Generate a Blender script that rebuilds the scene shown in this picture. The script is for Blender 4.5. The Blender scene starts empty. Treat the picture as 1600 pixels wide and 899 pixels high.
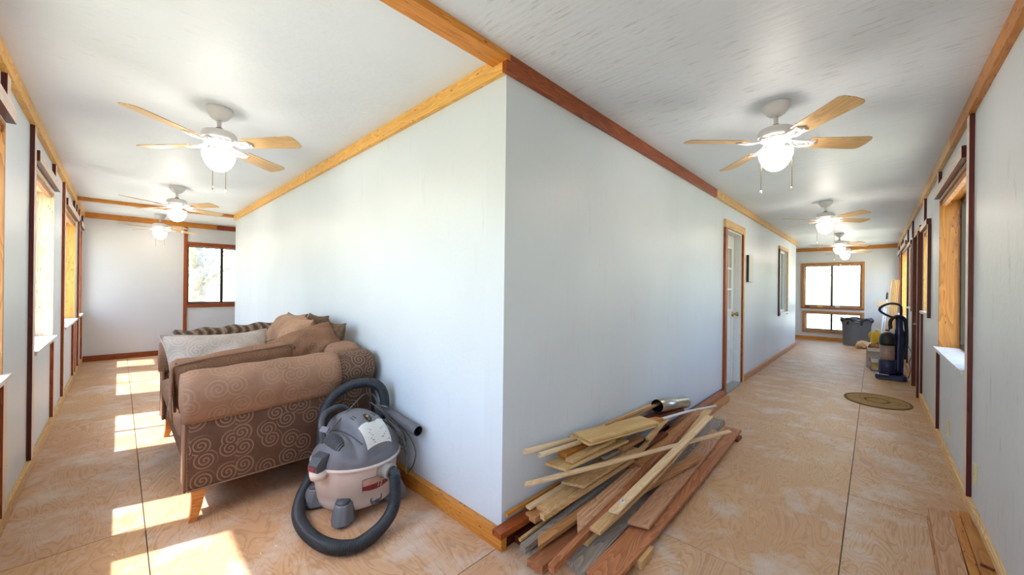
import bpy, math, random
from mathutils import Matrix, Vector
import numpy as np
random.seed(7)
SC = bpy.context.scene
COL = SC.collection
PI = math.pi
R = math.radians
# ------------------------------------------------------------------ camera
YAW, PIT, ROL, FPX = 0.7651, 0.0010, 0.0114, 589.3
CAM = Vector((-1.3308, -1.3322, 1.2856))
fw = Vector((math.cos(YAW)*math.cos(PIT), math.sin(YAW)*math.cos(PIT), math.sin(PIT)))
rt = Vector((math.sin(YAW), -math.cos(YAW), 0)); up = rt.cross(fw)
r2 = rt*math.cos(ROL)+up*math.sin(ROL); u2 = -rt*math.sin(ROL)+up*math.cos(ROL)
cd = bpy.data.cameras.new('camera'); cam = bpy.data.objects.new('camera', cd); COL.objects.link(cam)
M = Matrix((r2, u2, -fw)).transposed().to_4x4(); M.translation = CAM
cam.matrix_world = M
cd.sensor_width = 36; cd.lens = 36*FPX/1600; cd.clip_start = .02; cd.clip_end = 300
SC.camera = cam
# ------------------------------------------------------------------ sky, sun, exposure
W = bpy.data.worlds.new('sky'); SC.world = W; W.use_nodes = True
wn = W.node_tree; wn.nodes.clear()
sky = wn.nodes.new('ShaderNodeTexSky'); sky.sky_type = 'NISHITA'; sky.sun_disc = False
sky.sun_elevation = R(62); sky.sun_rotation = R(-90); sky.air_density = 1.2; sky.dust_density = 1.5
bg = wn.nodes.new('ShaderNodeBackground'); bg.inputs['Strength'].default_value = 0.75
wo = wn.nodes.new('ShaderNodeOutputWorld')
wn.links.new(sky.outputs[0], bg.inputs[0]); wn.links.new(bg.outputs[0], wo.inputs[0])
sd = bpy.data.lights.new('sun', 'SUN'); sun = bpy.data.objects.new('sun', sd); COL.objects.link(sun)
sd.energy = 8.0; sd.angle = R(0.9); sd.color = (1, .965, .92)
SUN_EL, SUN_AZ = R(64), R(-14)          # travels towards +x and down
sdir = Vector((math.cos(SUN_EL)*math.cos(SUN_AZ), math.cos(SUN_EL)*math.sin(SUN_AZ), -math.sin(SUN_EL)))
sun.rotation_euler = sdir.to_track_quat('-Z', 'Y').to_euler(); sun.location = (-6, 2, 12)
SC.view_settings.view_transform = 'Standard'; SC.view_settings.look = 'None'
SC.view_settings.gamma = 1; SC.view_settings.exposure = 0.64
LAMP = 25.0
# ------------------------------------------------------------------ materials
def mat(name):
    m = bpy.data.materials.new(name); m.use_nodes = True
    nt = m.node_tree; nt.nodes.clear()
    o = nt.nodes.new('ShaderNodeOutputMaterial'); b = nt.nodes.new('ShaderNodeBsdfPrincipled')
    nt.links.new(b.outputs[0], o.inputs[0])
    return m, nt, b
class N:
    def __init__(s, nt): s.nt = nt
    def n(s, t, **k):
        x = s.nt.nodes.new(t)
        for a, v in k.items(): setattr(x, a, v)
        return x
    def link(s, a, b): s.nt.links.new(a, b)
    def put(s, sock, v):
        if hasattr(v, 'is_linked') or isinstance(v, bpy.types.NodeSocket): s.link(v, sock)
        else: sock.default_value = v
    def math(s, op, a, b=None, c=None, clamp=False):
        x = s.n('ShaderNodeMath', operation=op); x.use_clamp = clamp
        for i, v in enumerate((a, b, c)):
            if v is not None: s.put(x.inputs[i], v)
        return x.outputs[0]
    def coord(s, kind='Object'): return s.n('ShaderNodeTexCoord').outputs[kind]
    def rnd(s): return s.n('ShaderNodeObjectInfo').outputs['Random']
    def scale(s, v, sc, add=None):
        x = s.n('ShaderNodeVectorMath', operation='MULTIPLY'); s.link(v, x.inputs[0]); x.inputs[1].default_value = sc
        v = x.outputs[0]
        if add is not None:
            y = s.n('ShaderNodeVectorMath', operation='ADD'); s.link(v, y.inputs[0]); s.put(y.inputs[1], add); v = y.outputs[0]
        return v
    def noise(s, v, scale=5, detail=3, rough=.5, dist=0, out='Fac'):
        x = s.n('ShaderNodeTexNoise'); s.link(v, x.inputs['Vector'])
        x.inputs['Scale'].default_value = scale; x.inputs['Detail'].default_value = detail
        x.inputs['Roughness'].default_value = rough; x.inputs['Distortion'].default_value = dist
        return x.outputs[out]
    def ramp(s, f, stops):
        x = s.n('ShaderNodeValToRGB'); s.link(f, x.inputs[0]); e = x.color_ramp.elements
        while len(e) < len(stops): e.new(.5)
        for q, (p, c) in zip(e, stops):
            q.position = p; q.color = (*c, 1) if len(c) == 3 else c
        return x.outputs[0]
    def mix(s, f, a, b, mode='MIX'):
        x = s.n('ShaderNodeMix', data_type='RGBA', blend_type=mode)
        s.put(x.inputs[0], f)
        for i, v in ((6, a), (7, b)):
            s.put(x.inputs[i], (*v, 1) if isinstance(v, tuple) and len(v) == 3 else v)
        return x.outputs[2]
    def bump(s, h, st=.3, d=.01):
        x = s.n('ShaderNodeBump'); x.inputs['Strength'].default_value = st; x.inputs['Distance'].default_value = d
        s.link(h, x.inputs['Height']); return x.outputs[0]
def srgb(h):
    c = [int(h[i:i+2], 16)/255 for i in (0, 2, 4)]
    return tuple(x/12.92 if x <= .04045 else ((x+.055)/1.055)**2.4 for x in c)
def plain(name, col, rough=.5, metal=0, noise=0.0, spec=.5, bump=0, nscale=30):
    m, nt, b = mat(name); k = N(nt)
    b.inputs['Roughness'].default_value = rough; b.inputs['Metallic'].default_value = metal
    b.inputs['Specular IOR Level'].default_value = spec
    f = k.noise(k.coord(), nscale, 4)
    d = tuple(c*(1-noise) for c in col); l = tuple(min(1, c*(1+noise)) for c in col)
    k.link(k.ramp(f, [(.3, d), (.7, l)]), b.inputs['Base Color'])
    if bump: k.link(k.bump(f, bump, .004), b.inputs['Normal'])
    return m
def wood(name, c1, c2, rough=.5, knots=None, fine=1.0, spec=.4, var=.12):
    """board grain along local X: stretched contour lines, optional knots, every board its own offset and tone"""
    m, nt, b = mat(name); k = N(nt)
    off = k.math('MULTIPLY', k.rnd(), 53.0)
    cx = k.n('ShaderNodeCombineXYZ')
    for i in range(3): k.link(off, cx.inputs[i])
    v = k.scale(k.coord(), (1.0, 9.0, 9.0), cx.outputs[0])
    n = k.noise(v, 1.3, 2, .5, .6)
    line = k.math('FRACT', k.math('MULTIPLY', n, 13*fine))
    f = k.math('MULTIPLY', line, .6)
    fib = k.noise(k.scale(k.coord(), (6, 160, 160), cx.outputs[0]), 1, 3)
    f = k.math('ADD', f, k.math('MULTIPLY', fib, .45))
    col = k.ramp(f, [(.25, c1), (.85, c2)])
    if knots:
        vo = k.n('ShaderNodeTexVoronoi'); k.link(k.scale(k.coord(), (2.2, 6.5, 6.5), cx.outputs[0]), vo.inputs['Vector'])
        kn = k.ramp(vo.outputs['Distance'], [(.06, (1, 1, 1)), (.16, (0, 0, 0))])
        col = k.mix(kn, col, knots)
    if var:
        tone = k.math('ADD', k.math('MULTIPLY', k.rnd(), 2*var), 1-var)
        hs = k.n('ShaderNodeHueSaturation'); k.link(tone, hs.inputs['Value']); k.link(col, hs.inputs['Color']); col = hs.outputs[0]
    k.link(col, b.inputs['Base Color'])
    b.inputs['Roughness'].default_value = rough; b.inputs['Specular IOR Level'].default_value = spec
    k.link(k.bump(fib, .12, .003), b.inputs['Normal'])
    return m
MT = {}
MT['pine_yellow'] = wood('golden pine', srgb('e6b564'), srgb('cf9544'), .45, srgb('8a5020'))
MT['jamb_amber'] = wood('amber pine', srgb('b57a34'), srgb('945a22'), .4, srgb('6a3814'), fine=.6)
MT['pine_pale'] = wood('pale pine', srgb('f3e2c8'), srgb('e0c09a'), .5, srgb('b08a68'))
MT['pine_light'] = wood('light pine', srgb('e8c490'), srgb('cf9c60'), .55)
MT['pine_orange'] = wood('orange pine', srgb('d68f3a'), srgb('b56e24'), .4, srgb('713510'))
MT['redwood'] = wood('red brown stained wood', srgb('a5521f'), srgb('773412'), .38)
MT['dark_red'] = wood('dark red stained wood', srgb('5e2019'), srgb('431210'), .35)
MT['trim_face'] = wood('pale trim face', srgb('e8d8cc'), srgb('d3b7a4'), .45, var=.04)
MT['redwood_lum'] = wood('redwood lumber', srgb('b87850'), srgb('945a36'), .6, var=.2)
MT['tan_lum'] = wood('tan lumber', srgb('e0b982'), srgb('c49562'), .6, var=.14)
MT['brown_lum'] = wood('brown lumber', srgb('c08a58'), srgb('a06c3e'), .6, var=.15)
MT['pinkish_lum'] = wood('pinkish lumber', srgb('c99a76'), srgb('ab7a58'), .6, var=.1)
MT['pale_lum'] = wood('pale strip lumber', srgb('edcfa6'), srgb('d8b284'), .55, var=.06)
MT['gray_lum'] = wood('weathered grey lumber', srgb('a39687'), srgb('7b6f66'), .8, fine=1.6, var=.15)
MT['dark_lum'] = wood('dark red lumber', srgb('7a3a20'), srgb('542212'), .6, var=.2)
MT['mdf'] = wood('yellow fibreboard', srgb('dcb880'), srgb('cfa566'), .6, var=.05, fine=.3)
MT['rough_white'] = plain('worn white paint', srgb('d8d6d4'), .5, noise=.15, bump=.2, nscale=18)
MT['white_trim'] = plain('white enamel', srgb('e6e4e0'), .35, noise=.02)
MT['door_white'] = plain('white door paint', srgb('dcdedd'), .4, noise=.03)
MT['bronze'] = plain('dark bronze aluminium', srgb('3a3630'), .4, .6)
MT['white_alu'] = plain('white aluminium', srgb('dfe2e2'), .4)
MT['ivory'] = plain('ivory plastic', srgb('e0cf9a'), .35)
MT['black'] = plain('black plastic', srgb('1c1c20'), .4, noise=.1)
MT['chrome'] = plain('brushed steel', srgb('b8b4ac'), .28, 1.0, noise=.12)
MT['brass'] = plain('aged brass', srgb('a98a4c'), .35, 1.0)

def wall_paint(name, base, smear, streak_dir=(14, 14, 2.2), amt=.35, bumpst=.35, rough=.42, thresh=(.60, .72), mott=.05):
    m, nt, b = mat(name); k = N(nt); co = k.coord()
    big = k.noise(co, .9, 3)
    d = tuple(c*(1-mott) for c in base); l = tuple(min(1, c*(1+mott)) for c in base)
    col = k.ramp(big, [(.3, d), (.7, l)])
    st = k.noise(k.scale(co, streak_dir), 1, 4, .6)
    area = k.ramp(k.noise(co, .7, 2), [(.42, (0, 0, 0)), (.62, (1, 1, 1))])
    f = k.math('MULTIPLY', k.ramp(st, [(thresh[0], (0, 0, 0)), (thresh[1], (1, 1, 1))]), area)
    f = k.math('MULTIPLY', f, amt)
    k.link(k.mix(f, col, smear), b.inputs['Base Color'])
    b.inputs['Roughness'].default_value = rough; b.inputs['Specular IOR Level'].default_value = .45
    h = k.math('ADD', k.noise(co, 30, 3), k.math('MULTIPLY', k.noise(k.scale(co, tuple(c*.8 for c in streak_dir)), 1, 3), 1.6))
    k.link(k.bump(h, bumpst, .006), b.inputs['Normal'])
    return m
WHITE = srgb('dcdfe2')
MT['wall'] = wall_paint('painted sheet wall', srgb('d3dbe2'), srgb('b9b3a8'), (22, 22, 3.5), .22, .2)
MT['wall_scuffed'] = wall_paint('scuffed painted wall', srgb('d2d5d8'), srgb('a09a92'), (17, 17, 5), .5, .25, thresh=(.6, .74))
MT['wall_end'] = wall_paint('end wall paint', srgb('d3d4d6'), srgb('bdb8b2'), (8, 8, 3), .2, .12)
MT['ceiling'] = wall_paint('trowelled ceiling left', srgb('dfe7f2'), srgb('b4b5ba'), (9, 40, 9), .35, .3, .5)
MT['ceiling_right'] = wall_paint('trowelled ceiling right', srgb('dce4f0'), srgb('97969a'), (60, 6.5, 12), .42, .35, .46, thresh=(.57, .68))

def plywood():
    m, nt, b = mat('plywood sheet'); k = N(nt); co = k.coord()
    off = k.math('MULTIPLY', k.rnd(), 71.0); cx = k.n('ShaderNodeCombineXYZ')
    for i in range(3): k.link(off, cx.inputs[i])
    v = k.scale(co, (1.0, 3.4, 1), cx.outputs[0])
    n = k.noise(v, 1.35, 3.5, .45, 1.1)
    line = k.math('FRACT', k.math('MULTIPLY', n, 22))
    fib = k.noise(k.scale(co, (9, 150, 1), cx.outputs[0]), 1, 3)
    f = k.math('ADD', line, k.math('MULTIPLY', k.math('SUBTRACT', fib, .5), .5))
    col = k.ramp(f, [(.0, srgb('d2ad8c')), (.55, srgb('caa382')), (.82, srgb('b08a6c')), (.97, srgb('c7a182'))])
    col = k.mix(k.math('MULTIPLY', k.math('SUBTRACT', 1.0, k.rnd()), .55), col, srgb('cfa062'))
    big = k.noise(k.scale(co, (1, 1, 1), cx.outputs[0]), 1.1, 4)
    col = k.mix(k.ramp(big, [(.42, (0, 0, 0)), (.7, (.6, .6, .6))]), col, srgb('ba8a68'))
    dust = k.noise(k.scale(co, (1.5, 1.5, 1), cx.outputs[0]), 2.3, 6, .65)
    col = k.mix(k.ramp(dust, [(.5, (0, 0, 0)), (.72, (.75, .75, .75))]), col, srgb('d8d0c8'))
    vo = k.n('ShaderNodeTexVoronoi'); k.link(k.scale(co, (6, 12, 1), cx.outputs[0]), vo.inputs['Vector']); vo.inputs['Scale'].default_value = 1.6
    sp = k.ramp(vo.outputs['Distance'], [(.035, (1, 1, 1)), (.07, (0, 0, 0))])
    sp = k.math('MULTIPLY', sp, k.ramp(k.noise(co, 1.4, 2), [(.5, (0, 0, 0)), (.56, (1, 1, 1))]))
    col = k.mix(sp, col, srgb('e4e6e6'))
    vn = k.n('ShaderNodeTexVoronoi'); k.link(k.scale(co, (3.3, 2.5, 1), cx.outputs[0]), vn.inputs['Vector']); vn.inputs['Randomness'].default_value = .6
    col = k.mix(k.ramp(vn.outputs['Distance'], [(.012, (.8, .8, .8)), (.022, (0, 0, 0))]), col, srgb('4a2f1e'))
    k.link(col, b.inputs['Base Color'])
    b.inputs['Roughness'].default_value = .5; b.inputs['Specular IOR Level'].default_value = .4
    k.link(k.bump(k.math('ADD', fib, k.math('MULTIPLY', dust, .5)), .15, .003), b.inputs['Normal'])
    return m
MT['plywood'] = plywood()

def fabric(name, base, lite, scroll=True, scale=9.0, amt=.75, dirt=.12):
    """velvet with woven scrolls: each Voronoi cell carries one spiral, drawn on the UVs in metres"""
    m, nt, b = mat(name); k = N(nt); uv = k.coord('UV')
    soft = k.noise(uv, 6, 4, .6)
    d = tuple(c*(1-dirt*1.6) for c in base); l = tuple(min(1, c*(1+dirt*1.6)) for c in base)
    col = k.ramp(soft, [(.3, d), (.7, l)])
    if scroll:
        vo = k.n('ShaderNodeTexVoronoi', voronoi_dimensions='2D'); k.link(uv, vo.inputs['Vector'])
        vo.inputs['Scale'].default_value = scale; vo.inputs['Randomness'].default_value = .75
        sv = k.n('ShaderNodeVectorMath', operation='SUBTRACT')
        wv = k.scale(uv, (1, 1, 0)); k.link(wv, sv.inputs[0]); k.link(vo.outputs['Position'], sv.inputs[1])
        sx = k.n('ShaderNodeSeparateXYZ'); k.link(sv.outputs[0], sx.inputs[0])
        ang = k.math('DIVIDE', k.math('ARCTAN2', sx.outputs[1], sx.outputs[0]), 2*PI)
        ln = k.n('ShaderNodeVectorMath', operation='LENGTH'); k.link(sv.outputs[0], ln.inputs[0]); rr = ln.outputs['Value']
        sepc = k.n('ShaderNodeSeparateColor'); k.link(vo.outputs['Color'], sepc.inputs[0])
        rot = k.math('ADD', ang, sepc.outputs[0])
        sp = k.math('FRACT', k.math('ADD', k.math('MULTIPLY', rr, scale*5.2), rot))
        ring = k.math('SUBTRACT', 1.0, k.math('MULTIPLY', k.math('ABSOLUTE', k.math('SUBTRACT', sp, .5)), 4.2), clamp=True)
        edge = k.ramp(k.math('MULTIPLY', rr, scale), [(.50, (1, 1, 1)), (.58, (0, 0, 0))])
        f = k.math('MULTIPLY', k.math('MULTIPLY', k.ramp(ring, [(.15, (0, 0, 0)), (.45, (1, 1, 1))]), edge), amt)
        col = k.mix(f, col, lite)
    k.link(col, b.inputs['Base Color'])
    b.inputs['Roughness'].default_value = .85; b.inputs['Specular IOR Level'].default_value = .15
    b.inputs['Sheen Weight'].default_value = .35; b.inputs['Sheen Roughness'].default_value = .4
    b.inputs['Sheen Tint'].default_value = (*lite, 1)
    k.link(k.bump(k.noise(uv, 420, 2), .15, .002), b.inputs['Normal'])
    return m
MT['sofa'] = fabric('brown scroll velvet', srgb('62493c'), srgb('957a68'), True, 9.5)
MT['sofa_cover'] = fabric('tan scroll velvet', srgb('93705a'), srgb('a98871'), True, 9.0, .45)
MT['cushion_tan'] = fabric('tan cushion velvet', srgb('a58065'), srgb('b5927a'), True, 11, .4)
MT['cushion_brown'] = fabric('brown cushion velvet', srgb('835f49'), srgb('9c7a60'), True, 11, .4)
MT['pillow_grey'] = fabric('grey beige pillow velvet', srgb('b6a9a0'), srgb('c8bdb4'), True, 9, .5)
MT['pillow_dark'] = fabric('dark olive chenille', srgb('5a4636'), srgb('87705a'), True, 30, .9)
MT['piping'] = plain('piping cord', srgb('7a5a48'), .8)
MT['leg_wood'] = wood('orange beech', srgb('d9924c'), srgb('bf7432'), .35)

def blanket():
    m, nt, b = mat('patterned chenille throw'); k = N(nt); uv = k.coord('UV')
    w = k.n('ShaderNodeTexWave', wave_type='BANDS', bands_direction='X'); k.link(uv, w.inputs['Vector'])
    w.inputs['Scale'].default_value = 4.5; w.inputs['Distortion'].default_value = 3.0
    sp = k.noise(uv, 70, 3, .7)
    f = k.math('ADD', k.math('MULTIPLY', w.outputs['Fac'], .28), k.math('MULTIPLY', sp, .8))
    k.link(k.ramp(f, [(.35, srgb('3c2c22')), (.55, srgb('6d5644')), (.75, srgb('a58c70'))]), b.inputs['Base Color'])
    b.inputs['Roughness'].default_value = .95; k.link(k.bump(sp, .6, .01), b.inputs['Normal'])
    return m
MT['blanket'] = blanket()
MT['vac_tank'] = plain('dusty cream plastic', srgb('d4c3bb'), .45, noise=.10, nscale=6)
MT['vac_head'] = plain('dusty grey plastic', srgb('6c6c72'), .5, noise=.16, nscale=7, bump=.05)
MT['vac_head_dark'] = plain('dark grey plastic', srgb('46484e'), .5, noise=.15, nscale=9)
MT['hose'] = plain('black ribbed hose plastic', srgb('30343c'), .42, noise=.2, nscale=8)
MT['hose_grey'] = plain('grey tube plastic', srgb('66666c'), .5, noise=.2, nscale=9)
MT['vac_neck'] = plain('light grey plastic', srgb('98928c'), .5, noise=.12, nscale=9)
MT['vac_red'] = plain('faded red sticker', srgb('8a2f30'), .45, noise=.2, nscale=40)
MT['vac_pink'] = plain('faded pink sticker', srgb('c9a092'), .5, noise=.1)
MT['paper'] = plain('white sticker paper', srgb('d9d8d2'), .6, noise=.03)
MT['ink'] = plain('grey print ink', srgb('7d7f80'), .7)
MT['cord'] = plain('grey rubber cord', srgb('55504c'), .6, noise=.1)
MT['fan_white'] = plain('white fan enamel', srgb('d8d6d8'), .35)
MT['blade'] = wood('blond fan blade', srgb('d9b787'), srgb('c49d69'), .35, var=.04)
m, nt, b = mat('lit frosted glass'); b.inputs['Base Color'].default_value = (1, .95, .85, 1)
b.inputs['Emission Color'].default_value = (1, .90, .77, 1); b.inputs['Emission Strength'].default_value = LAMP; MT['lamp'] = m
m, nt, b = mat('window glass'); nt.nodes.remove(b)
tr = nt.nodes.new('ShaderNodeBsdfTransparent'); tr.inputs[0].default_value = (.95, .98, .97, 1)
gl = nt.nodes.new('ShaderNodeBsdfGlossy'); gl.inputs['Roughness'].default_value = .02
mx = nt.nodes.new('ShaderNodeMixShader'); fr = nt.nodes.new('ShaderNodeLayerWeight'); fr.inputs[0].default_value = .5
kk = N(nt); nt.links.new(kk.math('ADD', kk.math('MULTIPLY', kk.math('POWER', fr.outputs['Facing'], 4.0), .6), .03), mx.inputs[0]); nt.links.new(tr.outputs[0], mx.inputs[1]); nt.links.new(gl.outputs[0], mx.inputs[2])
nt.links.new(mx.outputs[0], nt.nodes['Material Output'].inputs[0]); MT['glass'] = m

# ------------------------------------------------------------------ mesh helpers
MW = {}
def place(o, M, parent=None):
    MW[o.name] = M
    if parent is not None:
        o.parent = parent; o.matrix_basis = MW[parent.name].inverted() @ M
    else: o.matrix_basis = M
    return o
def tag(o, label=None, cat=None, group=None, kind=None):
    for k, v in (('label', label), ('category', cat), ('group', group), ('kind', kind)):
        if v: o[k] = v
    return o
def empty(name, loc=(0, 0, 0), rz=0, label=None, cat=None, group=None, kind=None, parent=None, M=None):
    o = bpy.data.objects.new(name, None); COL.objects.link(o); o.empty_display_size = .05
    place(o, M if M is not None else Matrix.Translation(loc) @ Matrix.Rotation(rz, 4, 'Z'), parent)
    return tag(o, label, cat, group, kind)
class MB:
    def __init__(s): s.v = []; s.f = []; s.uv = []; s.mi = []; s.sm = []
    def add(s, vs, fs, uv=None, mi=0, sm=False):
        o = len(s.v); s.v += [tuple(p) for p in vs]
        for i, f in enumerate(fs):
            s.f.append(tuple(o+j for j in f)); s.mi.append(mi[i] if isinstance(mi, list) else mi); s.sm.append(sm)
            s.uv.append([uv[j] for j in f] if uv else [(vs[j][0]+vs[j][1]*.37, vs[j][2]+vs[j][1]*.61) for j in f])
        return s
    def box(s, a, b, mi=0, M=None):
        (x0, y0, z0), (x1, y1, z1) = a, b
        vs = [(x, y, z) for z in (z0, z1) for y in (y0, y1) for x in (x0, x1)]
        if M is not None: vs = [tuple(M @ Vector(p)) for p in vs]
        # face order: bottom, top, front(-y), right(+x), back(+y), left(-x)
        return s.add(vs, [(0, 2, 3, 1), (4, 5, 7, 6), (0, 1, 5, 4), (1, 3, 7, 5), (3, 2, 6, 7), (2, 0, 4, 6)], mi=mi)
    def lathe(s, prof, n=32, M=None, mi=0, sm=True, cap=True):
        vs = []; uv = []
        for (r, z) in prof:
            for i in range(n):
                a = 2*PI*i/n; p = Vector((r*math.cos(a), r*math.sin(a), z)); vs.append(tuple(M @ p) if M is not None else tuple(p)); uv.append((a*max(r, .05), z))
        fs = []
        for j in range(len(prof)-1):
            for i in range(n):
                i2 = (i+1) % n; fs.append((j*n+i, j*n+i2, (j+1)*n+i2, (j+1)*n+i))
        if cap:
            if prof[0][0] > 1e-4: fs.append(tuple(reversed(range(n))))
            if prof[-1][0] > 1e-4: fs.append(tuple((len(prof)-1)*n+i for i in range(n)))
        return s.add(vs, fs, uv, mi, sm)
    def tube(s, pts, r, n=10, mi=0, caps=True, sm=True, closed=False):
        pts = [Vector(p) for p in pts]; m = len(pts); rs = r if isinstance(r, (list, tuple)) else [r]*m
        t0 = (pts[1]-pts[0]).normalized(); nrm = t0.orthogonal().normalized(); vs = []; uv = []; L = 0
        for i in range(m):
            t = (pts[min(i+1, m-1)]-pts[max(i-1, 0)]).normalized()
            nrm = (nrm - t*nrm.dot(t)).normalized(); bn = t.cross(nrm)
            if i: L += (pts[i]-pts[i-1]).length
            for j in range(n):
                a = 2*PI*j/n; vs.append(tuple(pts[i]+(nrm*math.cos(a)+bn*math.sin(a))*rs[i])); uv.append((L, j/n*.2))
        fs = [(i*n+j, i*n+(j+1) % n, (i+1)*n+(j+1) % n, (i+1)*n+j) for i in range(m-1) for j in range(n)]
        if caps: fs += [tuple(reversed(range(n))), tuple((m-1)*n+j for j in range(n))]
        return s.add(vs, fs, uv, mi, sm)
    def extrude(s, poly, d0, d1, fn, mi=0, sm=False, caps=True):
        """poly: 2D outline (ccw); fn(u, v, d) -> 3D point; walls from d0 to d1"""
        n = len(poly); vs = [fn(u, v, d0) for u, v in poly]+[fn(u, v, d1) for u, v in poly]
        acc = [0]
        for i in range(n): acc.append(acc[-1]+math.dist(poly[i], poly[(i+1) % n]))
        o = len(s.v); s.v += [tuple(p) for p in vs]
        for i in range(n):
            j = (i+1) % n; s.f.append((o+i, o+j, o+n+j, o+n+i)); s.mi.append(mi); s.sm.append(sm)
            s.uv.append([(d0, acc[i]), (d0, acc[i+1]), (d1, acc[i+1]), (d1, acc[i])])
        if caps:
            s.f.append(tuple(o+i for i in reversed(range(n)))); s.uv.append([poly[i] for i in reversed(range(n))]); s.mi.append(mi); s.sm.append(False)
            s.f.append(tuple(o+n+i for i in range(n))); s.uv.append(list(poly)); s.mi.append(mi); s.sm.append(False)
        return s
    def mesh(s, name):
        me = bpy.data.meshes.new(name); me.from_pydata(s.v, [], s.f)
        l = me.uv_layers.new(name='uv'); fl = [c for f in s.uv for p in f for c in p[:2]]
        l.data.foreach_set('uv', fl); me.polygons.foreach_set('material_index', s.mi); me.polygons.foreach_set('use_smooth', s.sm)
        me.update(); return me
    def build(s, name, mats, parent=None, M=None, bev=0, sub=0, world=True):
        """vertices are world coordinates unless M is given (then local to M); fixes normals"""
        import bmesh
        me = s.mesh(name)
        bm = bmesh.new(); bm.from_mesh(me); bmesh.ops.recalc_face_normals(bm, faces=bm.faces[:]); bm.to_mesh(me); bm.free()
        for m in (mats if isinstance(mats, (list, tuple)) else [mats]): me.materials.append(MT[m] if isinstance(m, str) else m)
        o = bpy.data.objects.new(name, me); COL.objects.link(o)
        if M is None:
            if parent is not None and world:
                inv = MW[parent.name].inverted(); me.transform(inv); M = MW[parent.name]
            elif world and len(s.v):
                c = np.array(s.v); c = Vector(((c[:, 0].min()+c[:, 0].max())/2, (c[:, 1].min()+c[:, 1].max())/2, c[:, 2].min()))
                me.transform(Matrix.Translation(-c)); M = Matrix.Translation(c)
            else: M = MW[parent.name] if parent is not None else Matrix()
        place(o, M, parent)
        if bev:
            q = o.modifiers.new('bevel', 'BEVEL'); q.width = bev; q.segments = 2; q.limit_method = 'ANGLE'; q.angle_limit = R(40)
        if sub:
            q = o.modifiers.new('sub', 'SUBSURF'); q.levels = sub; q.render_levels = sub
        return o
def box(name, a, b, m, parent=None, bev=0, **k):
    o = MB().box(a, b).build(name, m, parent, bev=bev)
    return tag(o, **k)
def frame(p0, p1, upv=(0, 0, 1)):
    p0 = Vector(p0); p1 = Vector(p1); x = (p1-p0).normalized(); z = Vector(upv); z = (z-x*z.dot(x)).normalized(); y = z.cross(x)
    M = Matrix((x, y, z)).transposed().to_4x4(); M.translation = (p0+p1)/2
    return M, (p1-p0).length
def board(name, p0, p1, w, t, m, parent=None, upv=(0, 0, 1), bev=.0015, ends=(0, 0), bow=0, face=None, **k):
    """board whose CENTRE LINE runs p0-p1, width w across, thickness t along upv; grain along its length.
    ends: slant of the cut at each end; bow: sideways bend; face: second material for the face along +upv"""
    M, L = frame(p0, p1, upv); b = MB(); n = 8 if bow else 1
    xs = [-L/2+L*i/n for i in range(n+1)]; vs = []
    for i, x in enumerate(xs):
        yb = bow*(1-(2*x/L)**2)
        for (y, z) in ((-w/2, -t/2), (w/2, -t/2), (w/2, t/2), (-w/2, t/2)):
            xx = x+(ends[0]*y/w if i == 0 else 0)+(ends[1]*y/w if i == n else 0); vs.append((xx, y+yb, z))
    fs = [(3, 2, 1, 0)]; mi = [0]
    for i in range(n):
        o = 4*i
        for q, (a, c) in enumerate(((0, 1), (1, 2), (2, 3), (3, 0))):
            fs.append((o+a, o+c, o+4+c, o+4+a)); mi.append(1 if (q == 2 and face) else 0)
    fs.append((4*n, 4*n+1, 4*n+2, 4*n+3)); mi.append(0)
    b.add(vs, fs, mi=mi)
    o = b.build(name, [m]+([face] if face else []), parent, M=M, bev=bev)
    return tag(o, **k)
def spline(pts, n):
    """Catmull-Rom through pts, n samples evenly spaced in length"""
    P = [Vector(p) for p in pts]; P = [P[0]*2-P[1]]+P+[P[-1]*2-P[-2]]; out = []
    for i in range(1, len(P)-2):
        for j in range(24):
            t = j/24; a, b, c, d = P[i-1:i+3]
            out.append(.5*((2*b)+(c-a)*t+(2*a-5*b+4*c-d)*t*t+(3*b-a-3*c+d)*t**3))
    out.append(P[-2]); acc = [0]
    for i in range(1, len(out)): acc.append(acc[-1]+(out[i]-out[i-1]).length)
    res = []; k = 0
    for i in range(n):
        s = acc[-1]*i/(n-1)
        while k < len(acc)-2 and acc[k+1] < s: k += 1
        f = (s-acc[k])/max(1e-9, acc[k+1]-acc[k]); res.append(out[k].lerp(out[k+1], min(1, f)))
    return res
def copy_tree(o, parent=None):
    c = o.copy(); COL.objects.link(c)
    if parent is not None: c.parent = parent
    for ch in [x for x in bpy.data.objects if x.parent == o]: copy_tree(ch, c)
    return c

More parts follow.
